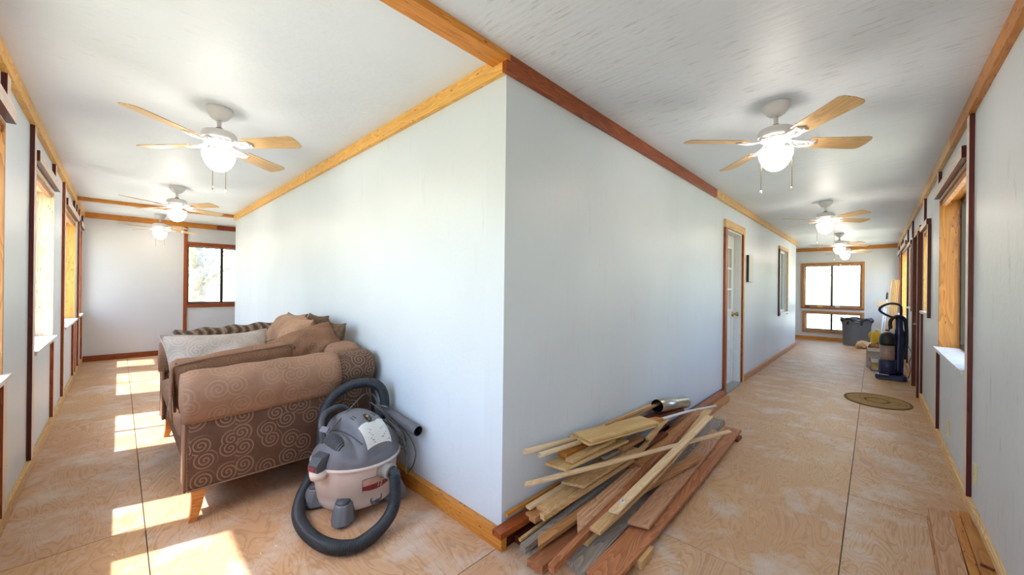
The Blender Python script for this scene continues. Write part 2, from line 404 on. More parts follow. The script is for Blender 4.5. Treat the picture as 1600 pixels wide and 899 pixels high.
# ------------------------------------------------------------------ the room
H, WL, WR, YA, YE, XB, XE, WT = 2.44, 1.755, 1.755, 6.31, 7.94, 9.68, 11.52, .16
def wall_mesh(a0, a1, d0, d1, holes, axis):
    """wall along an axis from a0 to a1, thickness d0..d1, with rectangular holes (u0,u1,z0,z1)"""
    us = sorted({a0, a1, *[h[0] for h in holes], *[h[1] for h in holes]}); zs = sorted({0, H, *[h[2] for h in holes], *[h[3] for h in holes]})
    def solid(i, j):
        if i < 0 or j < 0 or i >= len(us)-1 or j >= len(zs)-1: return False
        u = (us[i]+us[i+1])/2; z = (zs[j]+zs[j+1])/2
        return not any(h[0] < u < h[1] and h[2] < z < h[3] for h in holes)
    P = (lambda u, d, z: (u, d, z)) if axis == 'x' else (lambda u, d, z: (d, u, z))
    b = MB()
    for i in range(len(us)-1):
        for j in range(len(zs)-1):
            if not solid(i, j): continue
            u0, u1, z0, z1 = us[i], us[i+1], zs[j], zs[j+1]
            for d in (d0, d1): b.add([P(u0, d, z0), P(u1, d, z0), P(u1, d, z1), P(u0, d, z1)], [(0, 1, 2, 3)])
            if not solid(i-1, j): b.add([P(u0, d0, z0), P(u0, d1, z0), P(u0, d1, z1), P(u0, d0, z1)], [(0, 1, 2, 3)])
            if not solid(i+1, j): b.add([P(u1, d0, z0), P(u1, d1, z0), P(u1, d1, z1), P(u1, d0, z1)], [(0, 1, 2, 3)])
            if not solid(i, j-1): b.add([P(u0, d0, z0), P(u0, d1, z0), P(u1, d1, z0), P(u1, d0, z0)], [(0, 1, 2, 3)])
            if not solid(i, j+1): b.add([P(u0, d0, z1), P(u0, d1, z1), P(u1, d1, z1), P(u1, d0, z1)], [(0, 1, 2, 3)])
    return b
def weld(o):
    import bmesh
    bm = bmesh.new(); bm.from_mesh(o.data); bmesh.ops.remove_doubles(bm, verts=bm.verts[:], dist=1e-5)
    bmesh.ops.recalc_face_normals(bm, faces=bm.faces[:]); bm.to_mesh(bm_me := o.data); bm.free(); return o
S = dict(kind='structure')
SILL, HEAD = .80, 2.12
LW = [(-1.55, -.25), (.20, 1.97), (2.92, 4.14), (5.02, 6.60), (7.12, 7.84)]  # first opening is added out of view to let more daylight in
LWm = ['pine_pale', 'brown_lum', 'pine_pale', 'pine_yellow', 'redwood']
RW_ = [(2.36, 3.78), (4.56, 5.25), (6.98, 7.66), (8.30, 10.0), (10.28, 11.34)]
RWz = [(SILL, HEAD), (1.07, 2.0), (1.05, 2.02), (SILL, HEAD), (SILL, HEAD)]
RWm = ['jamb_amber', 'pine_yellow', 'redwood', 'pine_yellow', 'redwood']
DOOR2 = (5.50, 6.24)
XR2, YR2 = 2.6, 2.6     # how far the two side passages go on
wl = weld(wall_mesh(-WR-WT, YE+WT, -WL-WT, -WL, [(a, b, SILL, HEAD) for a, b in LW], 'y').build('wall_left', 'wall'))
tag(wl, 'long pale outer wall on the left with deep window openings', 'wall', **S)
wr = weld(wall_mesh(-WL, XE+WT, -WR-WT, -WR, [(a, b, *z) for (a, b), z in zip(RW_, RWz)]+[(DOOR2[0], DOOR2[1], 0, 2.04)], 'x').build('wall_right', 'wall_scuffed'))
tag(wr, 'long scuffed pale outer wall on the right with windows and a door', 'wall', **S)
DB = (3.88, 4.64)
WB = (7.50, 8.40, .86, 2.10)
wb = weld(wall_mesh(0, XB, 0, .14, [(DB[0], DB[1], 0, 2.06), WB], 'x').build('wall_inner_right', 'wall'))
tag(wb, 'grey white inner wall right of the corner with a door and small window', 'wall', **S)
wa = weld(wall_mesh(.14, YA, 0, .14, [], 'y').build('wall_inner_left', 'wall'))
tag(wa, 'plain grey white inner wall left of the corner behind the sofa', 'wall', **S)
w = weld(wall_mesh(.14, XB, YA-.14, YA, [], 'x').build('wall_back_passage', 'wall_end')); tag(w, 'pale wall turning away past the left inner wall', 'wall', **S)
w = weld(wall_mesh(.14, YA-.14, XB-.14, XB, [], 'y').build('wall_side_passage', 'wall_end')); tag(w, 'pale wall turning away past the right inner wall', 'wall', **S)
WEL = (-.455, .62, .90, 2.03)
w = weld(wall_mesh(-WL, XR2, YE, YE+WT, [WEL], 'x').build('wall_far_left', 'wall_end')); tag(w, 'grey end wall of the left corridor with a bright window', 'wall', **S)
wfl = w
WER, WER2 = (-1.11, .05, .87, 1.99), (-1.11, .02, .24, .72)
w = weld(wall_mesh(-WR, YR2, XE, XE+WT, [WER, WER2], 'y').build('wall_far_right', 'wall_end')); tag(w, 'grey end wall of the right corridor with stacked windows', 'wall', **S)
box('wall_passage_left', (XR2, YA, 0), (XR2+.1, YE, H), 'wall_end', label='pale wall closing the passage behind the left inner wall', cat='wall', **S)
box('wall_passage_right', (XB, YR2, 0), (XE, YR2+.1, H), 'wall_end', label='pale wall closing the passage behind the right inner wall', cat='wall', **S)
# ceiling in two pours
c = MB().box((-WL-WT, .0, H), (XR2+.1, YE+WT, H+.12)).build('ceiling', 'ceiling'); tag(c, 'pale trowelled ceiling over the left corridor', 'ceiling', **S)
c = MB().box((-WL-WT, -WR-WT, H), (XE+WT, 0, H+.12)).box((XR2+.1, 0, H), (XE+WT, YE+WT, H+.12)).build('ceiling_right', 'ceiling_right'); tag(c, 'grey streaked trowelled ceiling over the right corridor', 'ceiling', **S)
# floor: slab and plywood sheets
fl = MB().box((-WL-WT, -WR-WT, -.14), (XE+WT, YE+WT, -.019)).build('floor', 'gray_lum'); tag(fl, 'bare plywood subfloor running through both corridors', 'floor', **S)
def sheet(x0, x1, y0, y1, along):
    g = .0022
    if along == 'x': board('plywood_sheet', (x0+g, (y0+y1)/2, -.0095), (x1-g, (y0+y1)/2, -.0095), y1-y0-2*g, .019, 'plywood', fl, bev=0)
    else: board('plywood_sheet', ((x0+x1)/2, y0+g, -.0095), ((x0+x1)/2, y1-g, -.0095), x1-x0-2*g, .019, 'plywood', fl, bev=0)
for (ya, yb, sx) in ((-WR, -1.225, -.55), (-1.225, -.0, .67)):
    xs = [-WL]+[sx+2.44*i for i in range(6) if -WL+.2 < sx+2.44*i < XE-.2]+[XE]
    for a, b_ in zip(xs, xs[1:]): sheet(a, b_, ya, yb, 'x')
for (xa, xb_, sy) in ((-WL, -1.225, 1.45), (-1.225, 0, 2.67)):
    ys = [0]+[sy+2.44*i for i in range(-1, 4) if .3 < sy+2.44*i < YE-.3]+[YE]
    for a, b_ in zip(ys, ys[1:]): sheet(xa, xb_, a, b_, 'y')
sheet(0, XR2, YA, YE, 'x'); sheet(XB, XE, 0, YR2, 'y')
box('floor_room', (0, 0, -.018), (XB, YA, -.004), 'gray_lum', label='dim floor inside the closed centre room', cat='floor', **S)
# crown boards, beams, baseboards
CT, CH = .03, .089
zc = H-CH/2
def trim(n, p0, p1, w_, t, m, upv, label, cat='trim', face=None, name=None):
    return board(name or f'trim_{n}', p0, p1, w_, t, m, None, upv, bev=.002, face=face, label=label, cat=cat, **S)
trim(1, (-CT/2, .0, zc), (-CT/2, YA, zc), CH, CT, 'pine_yellow', (-1, 0, 0), 'golden pine crown board along the left inner wall')
trim(2, (-CT, -CT/2, zc), (3.4, -CT/2, zc), CH, CT, 'redwood', (0, -1, 0), 'red brown crown board on the right inner wall next to the corner')
trim(3, (3.4, -CT/2, zc), (XB+.05, -CT/2, zc), CH, CT, 'pine_light', (0, -1, 0), 'pale crown board on the far half of the right inner wall')
trim(4, (-WL+CT/2, -WR, zc), (-WL+CT/2, YE, zc), CH, CT, 'pine_yellow', (1, 0, 0), 'yellow pine crown board along the left outer wall')
trim(5, (-WL, -WR+CT/2, zc), (2.9, -WR+CT/2, zc), CH, CT, 'pine_orange', (0, 1, 0), 'orange crown board on the near half of the right outer wall')
trim(6, (2.9, -WR+CT/2, zc), (XE, -WR+CT/2, zc), CH, CT, 'pine_light', (0, 1, 0), 'pale crown board on the far half of the right outer wall')
trim(7, (-WL+CT, YE-CT/2, zc), (-.02, YE-CT/2, zc), CH, CT, 'pine_orange', (0, -1, 0), 'orange crown board on the left end wall')
trim(8, (-.02, YE-CT/2, zc), (XR2, YE-CT/2, zc), CH, CT, 'redwood', (0, -1, 0), 'redder crown board above the left end window')
trim(9, (XE-CT/2, -WR+CT, zc), (XE-CT/2, YR2, zc), CH, CT, 'pine_orange', (-1, 0, 0), 'orange crown board on the right end wall')
trim(10, (-WL+CT, .02, H-.019), (-.002, .02, H-.019), .10, .038, 'pine_orange', (0, 0, -1), 'flat orange ceiling beam crossing to the wall corner overhead')
trim(11, (-WL+CT, YA+.05, H-.022), (XR2, YA+.05, H-.022), .089, .044, 'pine_orange', (0, 0, -1), 'flat orange ceiling beam crossing the far left corridor')
def base(n, p0, p1, h, t, m, upv, label): return board(n, p0, p1, h, t, m, None, upv, bev=.002, label=label, cat='baseboard', **S)
base('baseboard_inner_left', (-.019, -.038, .044), (-.019, YA, .044), .088, .038, 'pine_orange', (-1, 0, 0), 'thick orange brown baseboard below the left inner wall')
base('baseboard_inner_right', (.0, -.015, .044), (DB[0]-.12, -.015, .044), .088, .03, 'dark_red', (0, -1, 0), 'dark red baseboard behind the lumber pile')
base('baseboard_inner_far', (DB[1]+.12, -.012, .044), (XB, -.012, .044), .088, .024, 'pinkish_lum', (0, -1, 0), 'pinkish baseboard beyond the white door')
base('baseboard_left', (-WL+.011, -WR, .04), (-WL+.011, YE, .04), .08, .022, 'pine_light', (1, 0, 0), 'pale baseboard along the left outer wall')
base('baseboard_right', (-WL, -WR+.011, .04), (DOOR2[0]-.1, -WR+.011, .04), .08, .022, 'pine_light', (0, 1, 0), 'pale baseboard along the near right outer wall')
base('baseboard_right_far', (DOOR2[1]+.1, -WR+.011, .04), (XE, -WR+.011, .04), .08, .022, 'pine_light', (0, 1, 0), 'pale baseboard along the far right outer wall')
base('baseboard_far_left', (-WL+.022, YE-.011, .045), (XR2, YE-.011, .045), .09, .022, 'redwood', (0, -1, 0), 'red brown baseboard below the left end wall')
base('baseboard_far_right', (XE-.011, -WR+.022, .045), (XE-.011, YR2, .045), .09, .022, 'pine_orange', (-1, 0, 0), 'orange baseboard below the right end wall')
# battens on the two outer walls (side faces darker red, front face paler)
def lbat(y, z0, z1, t=.022, w_=.085, m='dark_red'): board('batten', (-WL+t/2, y+w_/2, z0), (-WL+t/2, y+w_/2, z1), w_, t, m, wl, (1, 0, 0), face='trim_face')
def rbat(x, z0, z1, t=.022, w_=.085, m='dark_red'): board('batten', (x+w_/2, -WR+t/2, z0), (x+w_/2, -WR+t/2, z1), w_, t, m, wr, (0, 1, 0), face='trim_face')
ZT = H-CH
for y in (.02, 2.77, 4.86, 7.0): lbat(y, .08, ZT, m='redwood' if y > 4 else 'dark_red')
for y, z0, z1 in ((1.86, 2.21, ZT), (3.98, 2.21, ZT), (6.16, 2.21, ZT), (6.52, 2.21, ZT), (7.72, 2.21, ZT), (1.86, .08, .77), (3.98, .08, .77), (6.16, .08, .77), (6.46, .08, .77), (7.72, .08, .77)):
    lbat(y, z0, z1, m='redwood' if z0 < 1 else 'dark_red')
for x in (2.16, 7.98, 10.1): rbat(x, .08, ZT)
for x, z0, z1 in ((3.66, 2.21, ZT), (4.98, 2.09, ZT), (6.86, 2.11, ZT), (9.6, 2.21, ZT), (11.2, 2.21, ZT), (3.70, .08, .77), (5.3, .08, 1.03), (9.7, .08, .77)):
    rbat(x, z0, z1)
# outer windows: jamb boards, head casing, stool, sash and panes, each its own part
def outer_window(n, side, a, b, z0, z1, jm, label, small=False, sun_split=None):
    if side == 'L': P = lambda u, d, z: (-WL-d, u, z); nrm = (1, 0, 0); M = Matrix.Translation((-WL, (a+b)/2, z0)); U = (0, 1, 0)
    else: P = lambda u, d, z: (u, -WR-d, z); nrm = (0, 1, 0); M = Matrix.Translation(((a+b)/2, -WR, z0)); U = (1, 0, 0)
    e = empty(f'window_{n}', M=M, label=label, cat='window', **S)
    neg = tuple(-c for c in U)
    t = .018
    # jamb liners: length along z, width into the wall
    board('jamb', P(b-t/2, .078, z0), P(b-t/2, .078, z1), .164, t, jm, e, neg)
    board('jamb', P(a+t/2, .078, z0), P(a+t/2, .078, z1), .164, t, jm, e, U)
    board('head_jamb', P(a+t, .078, z1-t/2), P(b-t, .078, z1-t/2), .164, t, jm, e, (0, 0, -1))
    board('inner_strip', P(a+t, .025, z1-t-.02), P(b-t, .025, z1-t-.02), .03, .04, 'pinkish_lum', e, (0, 0, -1))
    if not small:
        board('head_casing', P(a-.05, -.018, z1+.05), P(b+.03, -.018, z1+.05), .075, .036, 'dark_red', e, nrm, face='trim_face')
    else:
        board('head_casing', P(a-.06, -.018, z1+.03), P(b+.03, -.018, z1+.03), .06, .036, 'dark_red', e, nrm, face='trim_face')
        board('side_casing', P(a-.045, -.013, z0-.05), P(a-.045, -.013, z1), .075, .026, 'dark_red', e, nrm, face='trim_face')
    board('sill', P(a-.045, .062, z0-.012), P(b+.02, .062, z0-.012), .19, .026, 'rough_white', e, (0, 0, 1))
    # sash
    d = .135; fm = 'bronze' if not small else 'white_alu'
    for (p, q) in ((P(a+.018, d, z0+.018), P(b-.018, d, z0+.018)), (P(a+.018, d, z1-.036), P(b-.018, d, z1-.036))): board('sash_rail', p, q, .035, .03, fm, e, nrm)
    mid, hw = sun_split or ((a+b)/2, .017)
    for u in (a+.036, b-.036): board('sash_stile', P(u, d, z0+.036), P(u, d, z1-.05), .034, .03, fm, e, nrm)
    board('mullion', P(mid, d, z0+.036), P(mid, d, z1-.05), 2*hw, .03, fm if not sun_split else 'white_trim', e, nrm)  # near left window's wide post is added to split its sun patch
    for (u0, u1) in ((a+.05, mid-hw), (mid+hw, b-.05)):
        g = MB(); v = [P(u0, d, z0+.034), P(u1, d, z0+.034), P(u1, d, z1-.05), P(u0, d, z1-.05)]
        g.add(v, [(0, 1, 2, 3)]).build('pane', 'glass', e)
    return e
lab = ['added unseen left window behind the viewer, for daylight', 'deep left window nearest the viewer, cut by the frame', 'deep left window with pale knotty jamb facing the sofa', 'deep left window with yellow jamb beyond the sofa', 'deep left window with red brown jamb by the end wall']
for i, ((a, b_), jm, l) in enumerate(zip(LW, LWm, lab)): outer_window(i+1, 'L', a, b_, SILL, HEAD, jm, l, sun_split=(1.46, .13) if i == 1 else None)
lab = ['deep right window with amber jamb nearest the viewer', 'small right window just before the right door', 'small right window just beyond the right door', 'deep right window with yellow jamb behind the leaning strips', 'deep right window with red brown jamb by the end wall']
for i, ((a, b_), z, jm, l) in enumerate(zip(RW_, RWz, RWm, lab)): outer_window(i+6, 'R', a, b_, *z, jm, l, small=(i in (1, 2)))
# end windows
def end_window(n, axis, a, b, z0, z1, mid, label, casing, sill=True, pole=False):
    if axis == 'x': P = lambda u, d, z: (u, YE+d, z); nrm = (0, -1, 0); M = Matrix.Translation(((a+b)/2, YE, z0))
    else: P = lambda u, d, z: (XE+d, u, z); nrm = (-1, 0, 0); M = Matrix.Translation((XE, (a+b)/2, z0))
    e = empty(f'window_{n}', M=M, label=label, cat='window', **S)
    cw = .05
    board('head_casing', P(a-cw, -.012, z1+cw/2), P(b+cw, -.012, z1+cw/2), cw, .024, casing, e, nrm)
    board('sill', P(a-cw, -.012, z0-cw/2), P(b+cw, -.012, z0-cw/2), cw, .03, casing, e, nrm)
    for u in (a-cw/2, b+cw/2): board('side_casing', P(u, -.012, z0), P(u, -.012, z1), cw, .024, casing, e, nrm)
    for z in (z0+.012, z1-.012): board('reveal', P(a, .08, z), P(b, .08, z), .16, .02, casing, e, (0, 0, 1))
    for u in (a+.01, b-.01): board('reveal', P(u, .08, z0+.022), P(u, .08, z1-.022), .16, .02, casing, e, (1, 0, 0) if axis == 'x' else (0, 1, 0))
    d = .11
    for z, w_ in ((z0+.034, .028), (z1-.029, .016)): board('sash_rail', P(a+.02, d, z), P(b-.02, d, z), w_, .03, 'bronze', e, nrm)
    for u, w_ in ((a+.027, .016), (mid, .042), (b-.027, .016)): board('sash_stile', P(u, d, z0+.046), P(u, d, z1-.036), w_, .032, 'bronze', e, nrm)
    for u0, u1 in ((a+.034, mid-.02), (mid+.02, b-.034)):
        MB().add([P(u0, d, z0+.046), P(u1, d, z0+.046), P(u1, d, z1-.036), P(u0, d, z1-.036)], [(0, 1, 2, 3)]).build('pane', 'glass', e)
    return e
end_window(12, 'x', *WEL, .08, 'bright sliding window in the left end wall with trees outside', 'redwood')
end_window(13, 'y', *WER, -.53, 'large upper sliding window in the right end wall', 'brown_lum')
end_window(14, 'y', *WER2, -.53, 'low wide window below the large one in the right end wall', 'brown_lum')
board('batten', (-.48, YE-.012, .09), (-.48, YE-.012, .85), .05, .024, 'redwood', wfl, (0, -1, 0)); board('batten', (-.48, YE-.012, 2.08), (-.48, YE-.012, ZT), .05, .024, 'redwood', wfl, (0, -1, 0))
# door in the inner right wall
d1 = empty('door_1', (DB[0], 0, 0), label='white glazed door with red brown casing in the inner right wall', cat='door', **S)
for u in (DB[0]-.055, DB[1]+.055): board('casing', (u, -.012, 0), (u, -.012, 2.06), .09 if u < 4 else .075, .03, 'redwood', d1, (0, -1, 0), face='redwood' if u < 4 else 'pine_light')
board('casing', (DB[0]-.1, -.012, 2.11), (DB[1]+.1, -.012, 2.11), .10, .03, 'pine_light', d1, (0, -1, 0))
for u, uv in ((DB[0]+.009, (1, 0, 0)), (DB[1]-.009, (-1, 0, 0))): board('jamb', (u, .07, .0), (u, .07, 2.05), .14, .018, 'door_white', d1, uv)
board('jamb', (DB[0]+.018, .07, 2.05), (DB[1]-.018, .07, 2.05), .14, .018, 'door_white', d1, (0, 0, -1))
board('threshold', (DB[0], .05, .012), (DB[1], .05, .012), .17, .024, 'chrome', d1, (0, 0, 1))
x0, x1, yd = DB[0]+.02, DB[1]-.02, .105
lf = MB()
pan = (x0+.13, x1-.13, 1.02, 1.86)
for aa, bb in (((x0, .085, .026), (pan[0], .125, 2.035)), ((pan[1], .085, .026), (x1, .125, 2.035)), ((pan[0], .085, .026), (pan[1], .125, pan[2])), ((pan[0], .085, pan[3]), (pan[1], .125, 2.035))): lf.box(aa, bb)
for z0_, z1_ in ((.14, .50), (.58, .94)):
    for xx in ((x0+.12, x0+.34), (x1-.34, x1-.12)):
        for aa, bb in (((xx[0], .077, z0_), (xx[1], .086, z0_+.02)), ((xx[0], .077, z1_-.02), (xx[1], .086, z1_)), ((xx[0], .077, z0_), (xx[0]+.02, .086, z1_)), ((xx[1]-.02, .077, z0_), (xx[1], .086, z1_))): lf.box(aa, bb)
lf.build('door_leaf', 'door_white', d1)
for u in (pan[0], (2*pan[0]+pan[1])/3, (pan[0]+2*pan[1])/3, pan[1]): board('muntin', (u, .092, pan[2]), (u, .092, pan[3]), .028, .03, 'white_trim', d1, (0, -1, 0))
for i in range(4):
    z = pan[2]+(pan[3]-pan[2])*i/3; board('muntin', (pan[0], .092, z), (pan[1], .092, z), .028, .028, 'white_trim', d1, (0, -1, 0))
MT['curtain'] = plain('cream curtain cloth', srgb('a8905c'), .9, noise=.12, nscale=12)
for i in range(3):
    for j in range(3):
        u0 = pan[0]+(pan[1]-pan[0])*i/3+.014; u1 = pan[0]+(pan[1]-pan[0])*(i+1)/3-.014; z0_ = pan[2]+.28*j+.014; z1_ = z0_+.252
        MB().add([(u0, .103, z0_), (u1, .103, z0_), (u1, .103, z1_), (u0, .103, z1_)], [(0, 1, 2, 3)]).build('pane', 'glass', d1)
cv = MB(); n = 40
pts = [(pan[0]-.01+(pan[1]-pan[0]+.02)*i/n, .135+.012*math.sin(i*1.3)) for i in range(n+1)]
cv.add([(x, y, z) for z in (pan[2], pan[3]) for x, y in pts], [(i, i+1, n+2+i, n+1+i) for i in range(n)], sm=True).build('curtain', 'curtain', d1)
MB().lathe([(.0, 0), (.028, 0), (.03, .008), (.012, .014), (.012, .04), (.026, .05), (.028, .065), (.018, .075), (0, .077)], 16, Matrix.Translation((x1-.065, .085, .96)) @ Matrix.Rotation(PI/2, 4, 'X')).build('handle', 'brass', d1)
# door in the right outer wall
d2 = empty('door_2', (DOOR2[0], -WR, 0), label='pale closed door with dark red casing in the right outer wall', cat='door', **S)
for u, uv in ((DOOR2[0]+.01, (1, 0, 0)), (DOOR2[1]-.01, (-1, 0, 0))): board('jamb', (u, -WR-.07, .0), (u, -WR-.07, 2.04), .14, .02, 'dark_red', d2, uv)
board('jamb', (DOOR2[0]+.02, -WR-.07, 2.03), (DOOR2[1]-.02, -WR-.07, 2.03), .14, .02, 'dark_red', d2, (0, 0, -1))
for u in (DOOR2[0]-.04, DOOR2[1]+.04): board('casing', (u, -WR+.022, 0), (u, -WR+.022, 2.04), .08, .044, 'dark_red', d2, (0, 1, 0), face='pinkish_lum')
board('casing', (DOOR2[0]-.08, -WR+.015, 2.075), (DOOR2[1]+.08, -WR+.015, 2.075), .07, .03, 'dark_red', d2, (0, 1, 0), face='pine_light')
box('door_leaf', (DOOR2[0]+.022, -WR-.055, .012), (DOOR2[1]-.022, -WR-.02, 2.018), 'door_white', d2)
h = MB().lathe([(0, 0), (.028, 0), (.028, .01), (.01, .014), (.01, .055), (0, .055)], 14, Matrix.Translation((DOOR2[1]-.09, -WR-.02, .86)) @ Matrix.Rotation(-PI/2, 4, 'X'))
h.tube([(DOOR2[1]-.09, -WR+.03, .86), (DOOR2[1]-.15, -WR+.034, .862), (DOOR2[1]-.21, -WR+.03, .855)], .009, 8).build('handle', 'chrome', d2)
MB().lathe([(0, 0), (.026, 0), (.026, .012), (.014, .02), (0, .02)], 14, Matrix.Translation((DOOR2[1]-.09, -WR-.02, 1.02)) @ Matrix.Rotation(-PI/2, 4, 'X')).build('deadbolt', 'chrome', d2)
board('threshold', (DOOR2[0], -WR-.06, .006), (DOOR2[1], -WR-.06, .006), .13, .012, 'gray_lum', d2, (0, 0, 1))
# small inner window in the right inner wall
e = empty('window_15', (WB[0], 0, WB[2]), label='small window with half grey blind at the far end of the right inner wall', cat='window', **S)
for u, m_ in ((WB[0]-.035, 'dark_red'), (WB[1]+.03, 'pine_light')): board('side_casing', (u, -.012, WB[2]-.06), (u, -.012, WB[3]), .06, .03, m_, e, (0, -1, 0))
board('head_casing', (WB[0]-.065, -.012, WB[3]+.03), (WB[1]+.06, -.012, WB[3]+.03), .06, .03, 'pine_light', e, (0, -1, 0))
board('sill', (WB[0], -.015, WB[2]-.02), (WB[1], -.015, WB[2]-.02), .05, .035, 'white_trim', e, (0, 0, 1))
for z in (WB[2]+.02, WB[3]-.02): board('sash_rail', (WB[0], .06, z), (WB[1], .06, z), .04, .04, 'white_alu', e, (0, -1, 0))
mid = (WB[0]+WB[1])/2
for u in (WB[0]+.02, mid, WB[1]-.02): board('sash_stile', (u, .06, WB[2]+.04), (u, .06, WB[3]-.04), .04, .04, 'white_alu', e, (0, -1, 0))
for u0, u1 in ((WB[0]+.04, mid-.02), (mid+.02, WB[1]-.04)): MB().add([(u0, .06, WB[2]+.04), (u1, .06, WB[2]+.04), (u1, .06, WB[3]-.04), (u0, .06, WB[3]-.04)], [(0, 1, 2, 3)]).build('pane', 'glass', e)
MT['blind'] = plain('grey roller blind', srgb('9c9a98'), .8)
MT['bright_pane'] = plain('white pane sheet', srgb('dde4e2'), .7)
box('blind', (WB[0]+.03, .09, WB[2]+.03), (mid, .094, WB[3]-.03), 'blind', e); box('blind', (mid+.005, .09, WB[2]+.03), (WB[1]-.03, .094, WB[3]-.03), 'bright_pane', e)  # right sheet's white stands in for the reflecting pane; no blind there
# outlets and the little board on the wall
def outlet(x, y, z, side, label):
    M = Matrix.Translation((x, y, z)) @ (Matrix.Rotation(PI/2, 4, 'Z') if side == 'L' else Matrix.Rotation(PI, 4, 'Z'))
    e = empty('wall_outlet', M=M, label=label, cat='outlet', group='wall outlets')
    MB().box((-.036, -.007, -.06), (.036, 0, .06)).build('cover_plate', 'ivory', e, M=M, bev=.002)
    for z_ in (-.022, .022):
        MB().box((-.016, -.0095, z_-.014), (.016, -.006, z_+.014)).build('socket', 'ivory', e, M=M, bev=.003)
    MB().lathe([(0, 0), (.003, 0), (.003, .002), (0, .002)], 8, Matrix.Translation((0, -.007, 0)) @ Matrix.Rotation(PI/2, 4, 'X')).build('screw', 'brass', e, M=M)
outlet(2.03, -WR, .26, 'R', 'ivory outlet on the right wall nearest the viewer')
outlet(3.12, -WR, .24, 'R', 'ivory outlet below the first right window')
outlet(-WL, 2.06, .29, 'L', 'ivory outlet low on the left wall before the first full stud')
pf = empty('picture_frame', (5.06, 0, 1.41), label='small pale panel with dark edge hanging beside the white door', cat='picture')
box('frame', (4.93, -.032, 1.41), (5.19, -.001, 1.80), 'black', pf, bev=.003)
box('mat_board', (4.933, -.0345, 1.413), (5.187, -.031, 1.797), 'paper', pf)
# ------------------------------------------------------------------ ceiling fans
def make_fan(label):
    root = empty('ceiling_fan', (0, 0, 0), label=label, cat='ceiling fan', group='ceiling fans')
    I = Matrix()
    def lathe(name, prof, m, par=root, n=36): return MB().lathe(prof, n).build(name, m, par, M=I)
    lathe('canopy', [(.0, 0), (.072, 0), (.074, -.012), (.072, -.03), (.06, -.045), (.056, -.05), (.05, -.062), (.034, -.074), (.02, -.08), (0, -.08)], 'fan_white')
    rod = lathe('downrod', [(0, -.075), (.012, -.075), (.012, -.15), (0, -.15)], 'fan_white', n=16)
    lathe('hanger_pin', [(0, -.128), (.019, -.128), (.019, -.14), (0, -.14)], 'brass', rod, 12)
    lathe('motor_housing', [(0, -.142), (.03, -.143), (.06, -.148), (.088, -.16), (.096, -.175), (.097, -.20), (.09, -.212), (0, -.212)], 'fan_white')
    ring = MB().lathe([(.05, -.212), (.078, -.213), (.08, -.222), (.05, -.225)], 36)
    for i in range(12):
        a = i*PI/6; ring.box((-.009, -.004, -.003), (.009, .004, .003), M=Matrix.Rotation(a, 4, 'Z') @ Matrix.Translation((.081, 0, -.214)))
    ring.build('vent_ring', 'fan_white', root, M=I)
    lathe('switch_housing', [(0, -.222), (.045, -.222), (.047, -.23), (.047, -.265), (.055, -.275), (.07, -.282), (.07, -.287), (0, -.287)], 'fan_white')
    pr = [(.070, -.285), (.084, -.287), (.090, -.297), (.0885, -.318), (.080, -.345), (.066, -.373), (.048, -.395), (.026, -.409), (.006, -.413), (0, -.413)]
    lathe('glass_shade', pr, 'lamp', n=40)
    for i in range(4):
        A = Matrix.Rotation(i*PI/2, 4, 'Z') @ Matrix.Translation((0, 0, -.236)) @ Matrix.Rotation(R(-12), 4, 'X')
        # blade outline with rounded tip
        pts = [(.185, -.045), (.21, -.05), (.515, -.064), (.535, -.060), (.547, -.046), (.553, 0), (.547, .046), (.535, .060), (.515, .064), (.21, .05), (.185, .045)]
        b = MB().extrude(pts, -.003, .003, lambda u, v, d: (u, v, d)).build('blade', 'blade', root, M=A)
        k = MB()
        for s in (-1, 1):
            k.tube([(.075, .004*s, .016), (.10, .014*s, .004), (.125, .026*s, -.007), (.155, .030*s, -.009), (.19, .028*s, -.008), (.215, .018*s, -.0075), (.235, .0, -.007)], .0055, 6)
            k.tube([(.11, .0, 0.0), (.14, .012*s, -.009), (.17, .016*s, -.0085), (.20, .004*s, -.008)], .004, 6)
        k.box((.06, -.014, .010), (.10, .014, .018)); k.box((.185, -.034, -.0095), (.222, .034, -.0035))
        for (x, y) in ((.195, -.024), (.195, .024), (.213, 0)): k.lathe([(.006, 0), (.005, -.003), (0, -.004)], 8, Matrix.Translation((x, y, -.0095)))
        k.build('blade_arm', 'fan_white', b, M=A)
    for (a, L) in ((R(205), .21), (R(20), .19)):
        x, y = .052*math.cos(a), .052*math.sin(a)
        x2, y2 = .094*math.cos(a), .094*math.sin(a)
        ch = MB().tube([(x, y, -.272), (x2*.9, y2*.9, -.282), (x2, y2, -.305), (x2, y2, -.42-L+.1)], .0018, 6).build('pull_chain', 'brass', root, M=I)
        MB().lathe([(0, 0), (.0065, -.004), (.008, -.014), (.0055, -.024), (0, -.026)], 12, Matrix.Translation((x2, y2, -.42-L+.1))).build('chain_knob', 'fan_white', ch, M=I)
    return root
fans = [((-.885, 1.775), 38, 'white ceiling fan with lit bowl nearest the viewer in the left corridor'), ((-.864, 4.64), 33, 'second white ceiling fan down the left corridor, before the ceiling beam'),
        ((-.869, 7.25), 30, 'farthest white ceiling fan of the left corridor, beyond the ceiling beam'), ((1.472, -.887), 43, 'white ceiling fan with lit bowl nearest the viewer in the right corridor'),
        ((4.93, -.875), 46, 'second ceiling fan down the right corridor, above the doors'), ((8.53, -.83), 40, 'third ceiling fan of the right corridor, just before the farthest one'), ((10.3, -.84), 38, 'farthest ceiling fan of the right corridor, close to the end window')]
f0 = make_fan(fans[0][2])
for i, ((x, y), a, l) in enumerate(fans):
    o = f0 if i == 0 else copy_tree(f0)
    o.location = (x, y, H); o.rotation_euler.z = R(a); o['label'] = l

